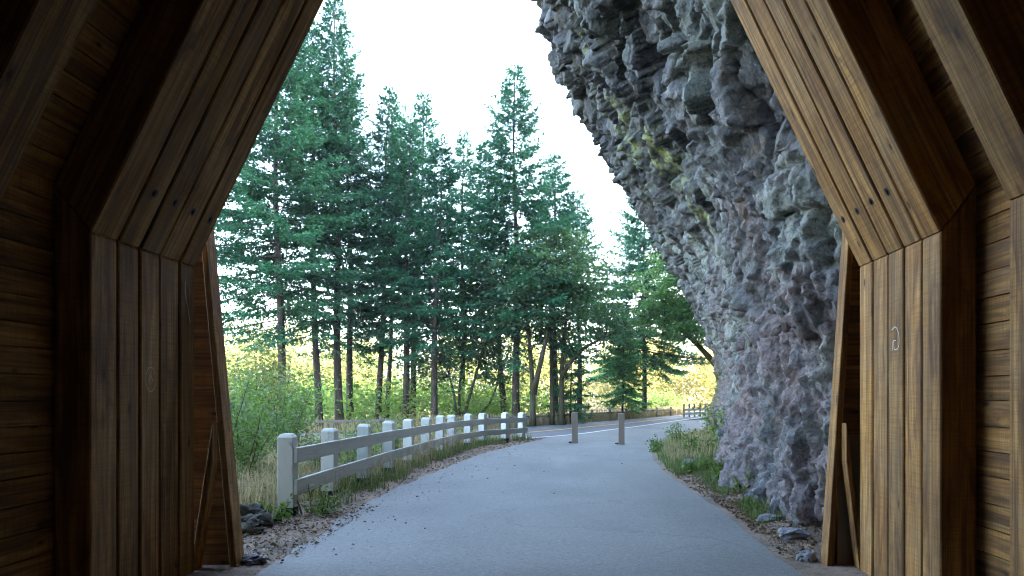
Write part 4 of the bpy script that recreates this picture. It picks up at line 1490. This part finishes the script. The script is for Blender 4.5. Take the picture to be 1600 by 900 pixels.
def stone_mesh(seed, sx, sy, sz, sub=2, amt=.35):
    bm = bmesh.new()
    bmesh.ops.create_icosphere(bm, subdivisions=sub, radius=1)
    co = np.array([v.co[:] for v in bm.verts])
    f, _ = facets(co * 1.1 + seed * 3.7, seed, .5)
    co = co * (1 + amt * .5 * fbm(co * 1.3 + seed, seed, 3) + amt * .25 * f)[:, None]
    for v, c in zip(bm.verts, co):
        v.co = (c[0] * sx, c[1] * sy, c[2] * sz)
    me = bpy.data.meshes.new('stone')
    bm.to_mesh(me)
    bm.free()
    return me


pb = []
base = [stone_mesh(s, 1, 1, .7, 1) for s in (1, 2, 3, 4)]
arrs = [(np.array([v.co[:] for v in b.vertices]), [tuple(p.vertices) for p in b.polygons]) for b in base]
mm = MB()
pts = np.concatenate([np.stack([g.uniform(-4.4, -2.7, 260), g.uniform(6.8, 9.6, 260)], -1), bank(380, 7.0, 12.5, .0, .9, 12),
                      scatter_along(g, 60, pl, -1.2, .6, 6.8, 20), scatter_along(g, 40, pl, -4, -.5, 7, 20)])
for q in pts:
    v, f = arrs[int(g.integers(0, 4))]
    r = 0.006 + 0.016 * g.random() ** 4
    a = g.uniform(0, 6.28)
    zq = float(bank_z(np.array(q[0]), np.array(q[1]))) if q[0] > 1.5 else 0.0
    ca_, sa_ = math.cos(a) * r, math.sin(a) * r
    b = len(mm.v)
    mm.v += [(q[0] + c[0] * ca_ - c[1] * sa_, q[1] + c[0] * sa_ + c[1] * ca_, .012 + zq + c[2] * r) for c in v]
    mm.f += [tuple(i + b for i in t) for t in f]
o = mm.build('gravel', M['pebble'])
tag(o, 'dark gravel scattered on the path edges', 'gravel', kind='stuff')

stones = [((at(1242, 8.0), 8.05), (.17, .12, .07), 'flat grey stone against the cliff foot nearest to the timber wing', 'stone'),
          ((at(1205, 8.9), 8.95), (.16, .11, .06), 'pale flat stone in the dirt under the cliff', 'stone'),
          ((at(1270, 6.9), 7.05), (.10, .08, .06), 'whitish stone at the foot of the timber wing on the cliff side', 'stone'),
          ((at(1078, 15.2), 15.2), (.16, .14, .10), 'rounded stone on the bare part of the grassy bank', 'stone'),
          ((at(392, 9.0), 8.9), (.24, .24, .17), 'large dark rock leaning at the timber edge board', 'dark_rock'),
          ((at(402, 8.6), 8.45), (.15, .14, .10), 'smaller dark rock in front of the large dark rock', 'dark_rock'),
          ((at(398, 7.0), 6.95), (.13, .09, .05), 'flat stone at the bottom of the dark timber edge board', 'stone')]
for k, ((x, y), s, lab, mt) in enumerate(stones):
    o = link_mesh('stone', stone_mesh(40 + k, *s, sub=4, amt=.8 if x < 0 else .45), M[mt], loc=(x, y, s[2] * .45 + (float(bank_z(np.array(x), np.array(y))) if x > 1.5 else 0)), smooth=False)
    tag(o, lab, 'stone', 'loose stones beside the path')
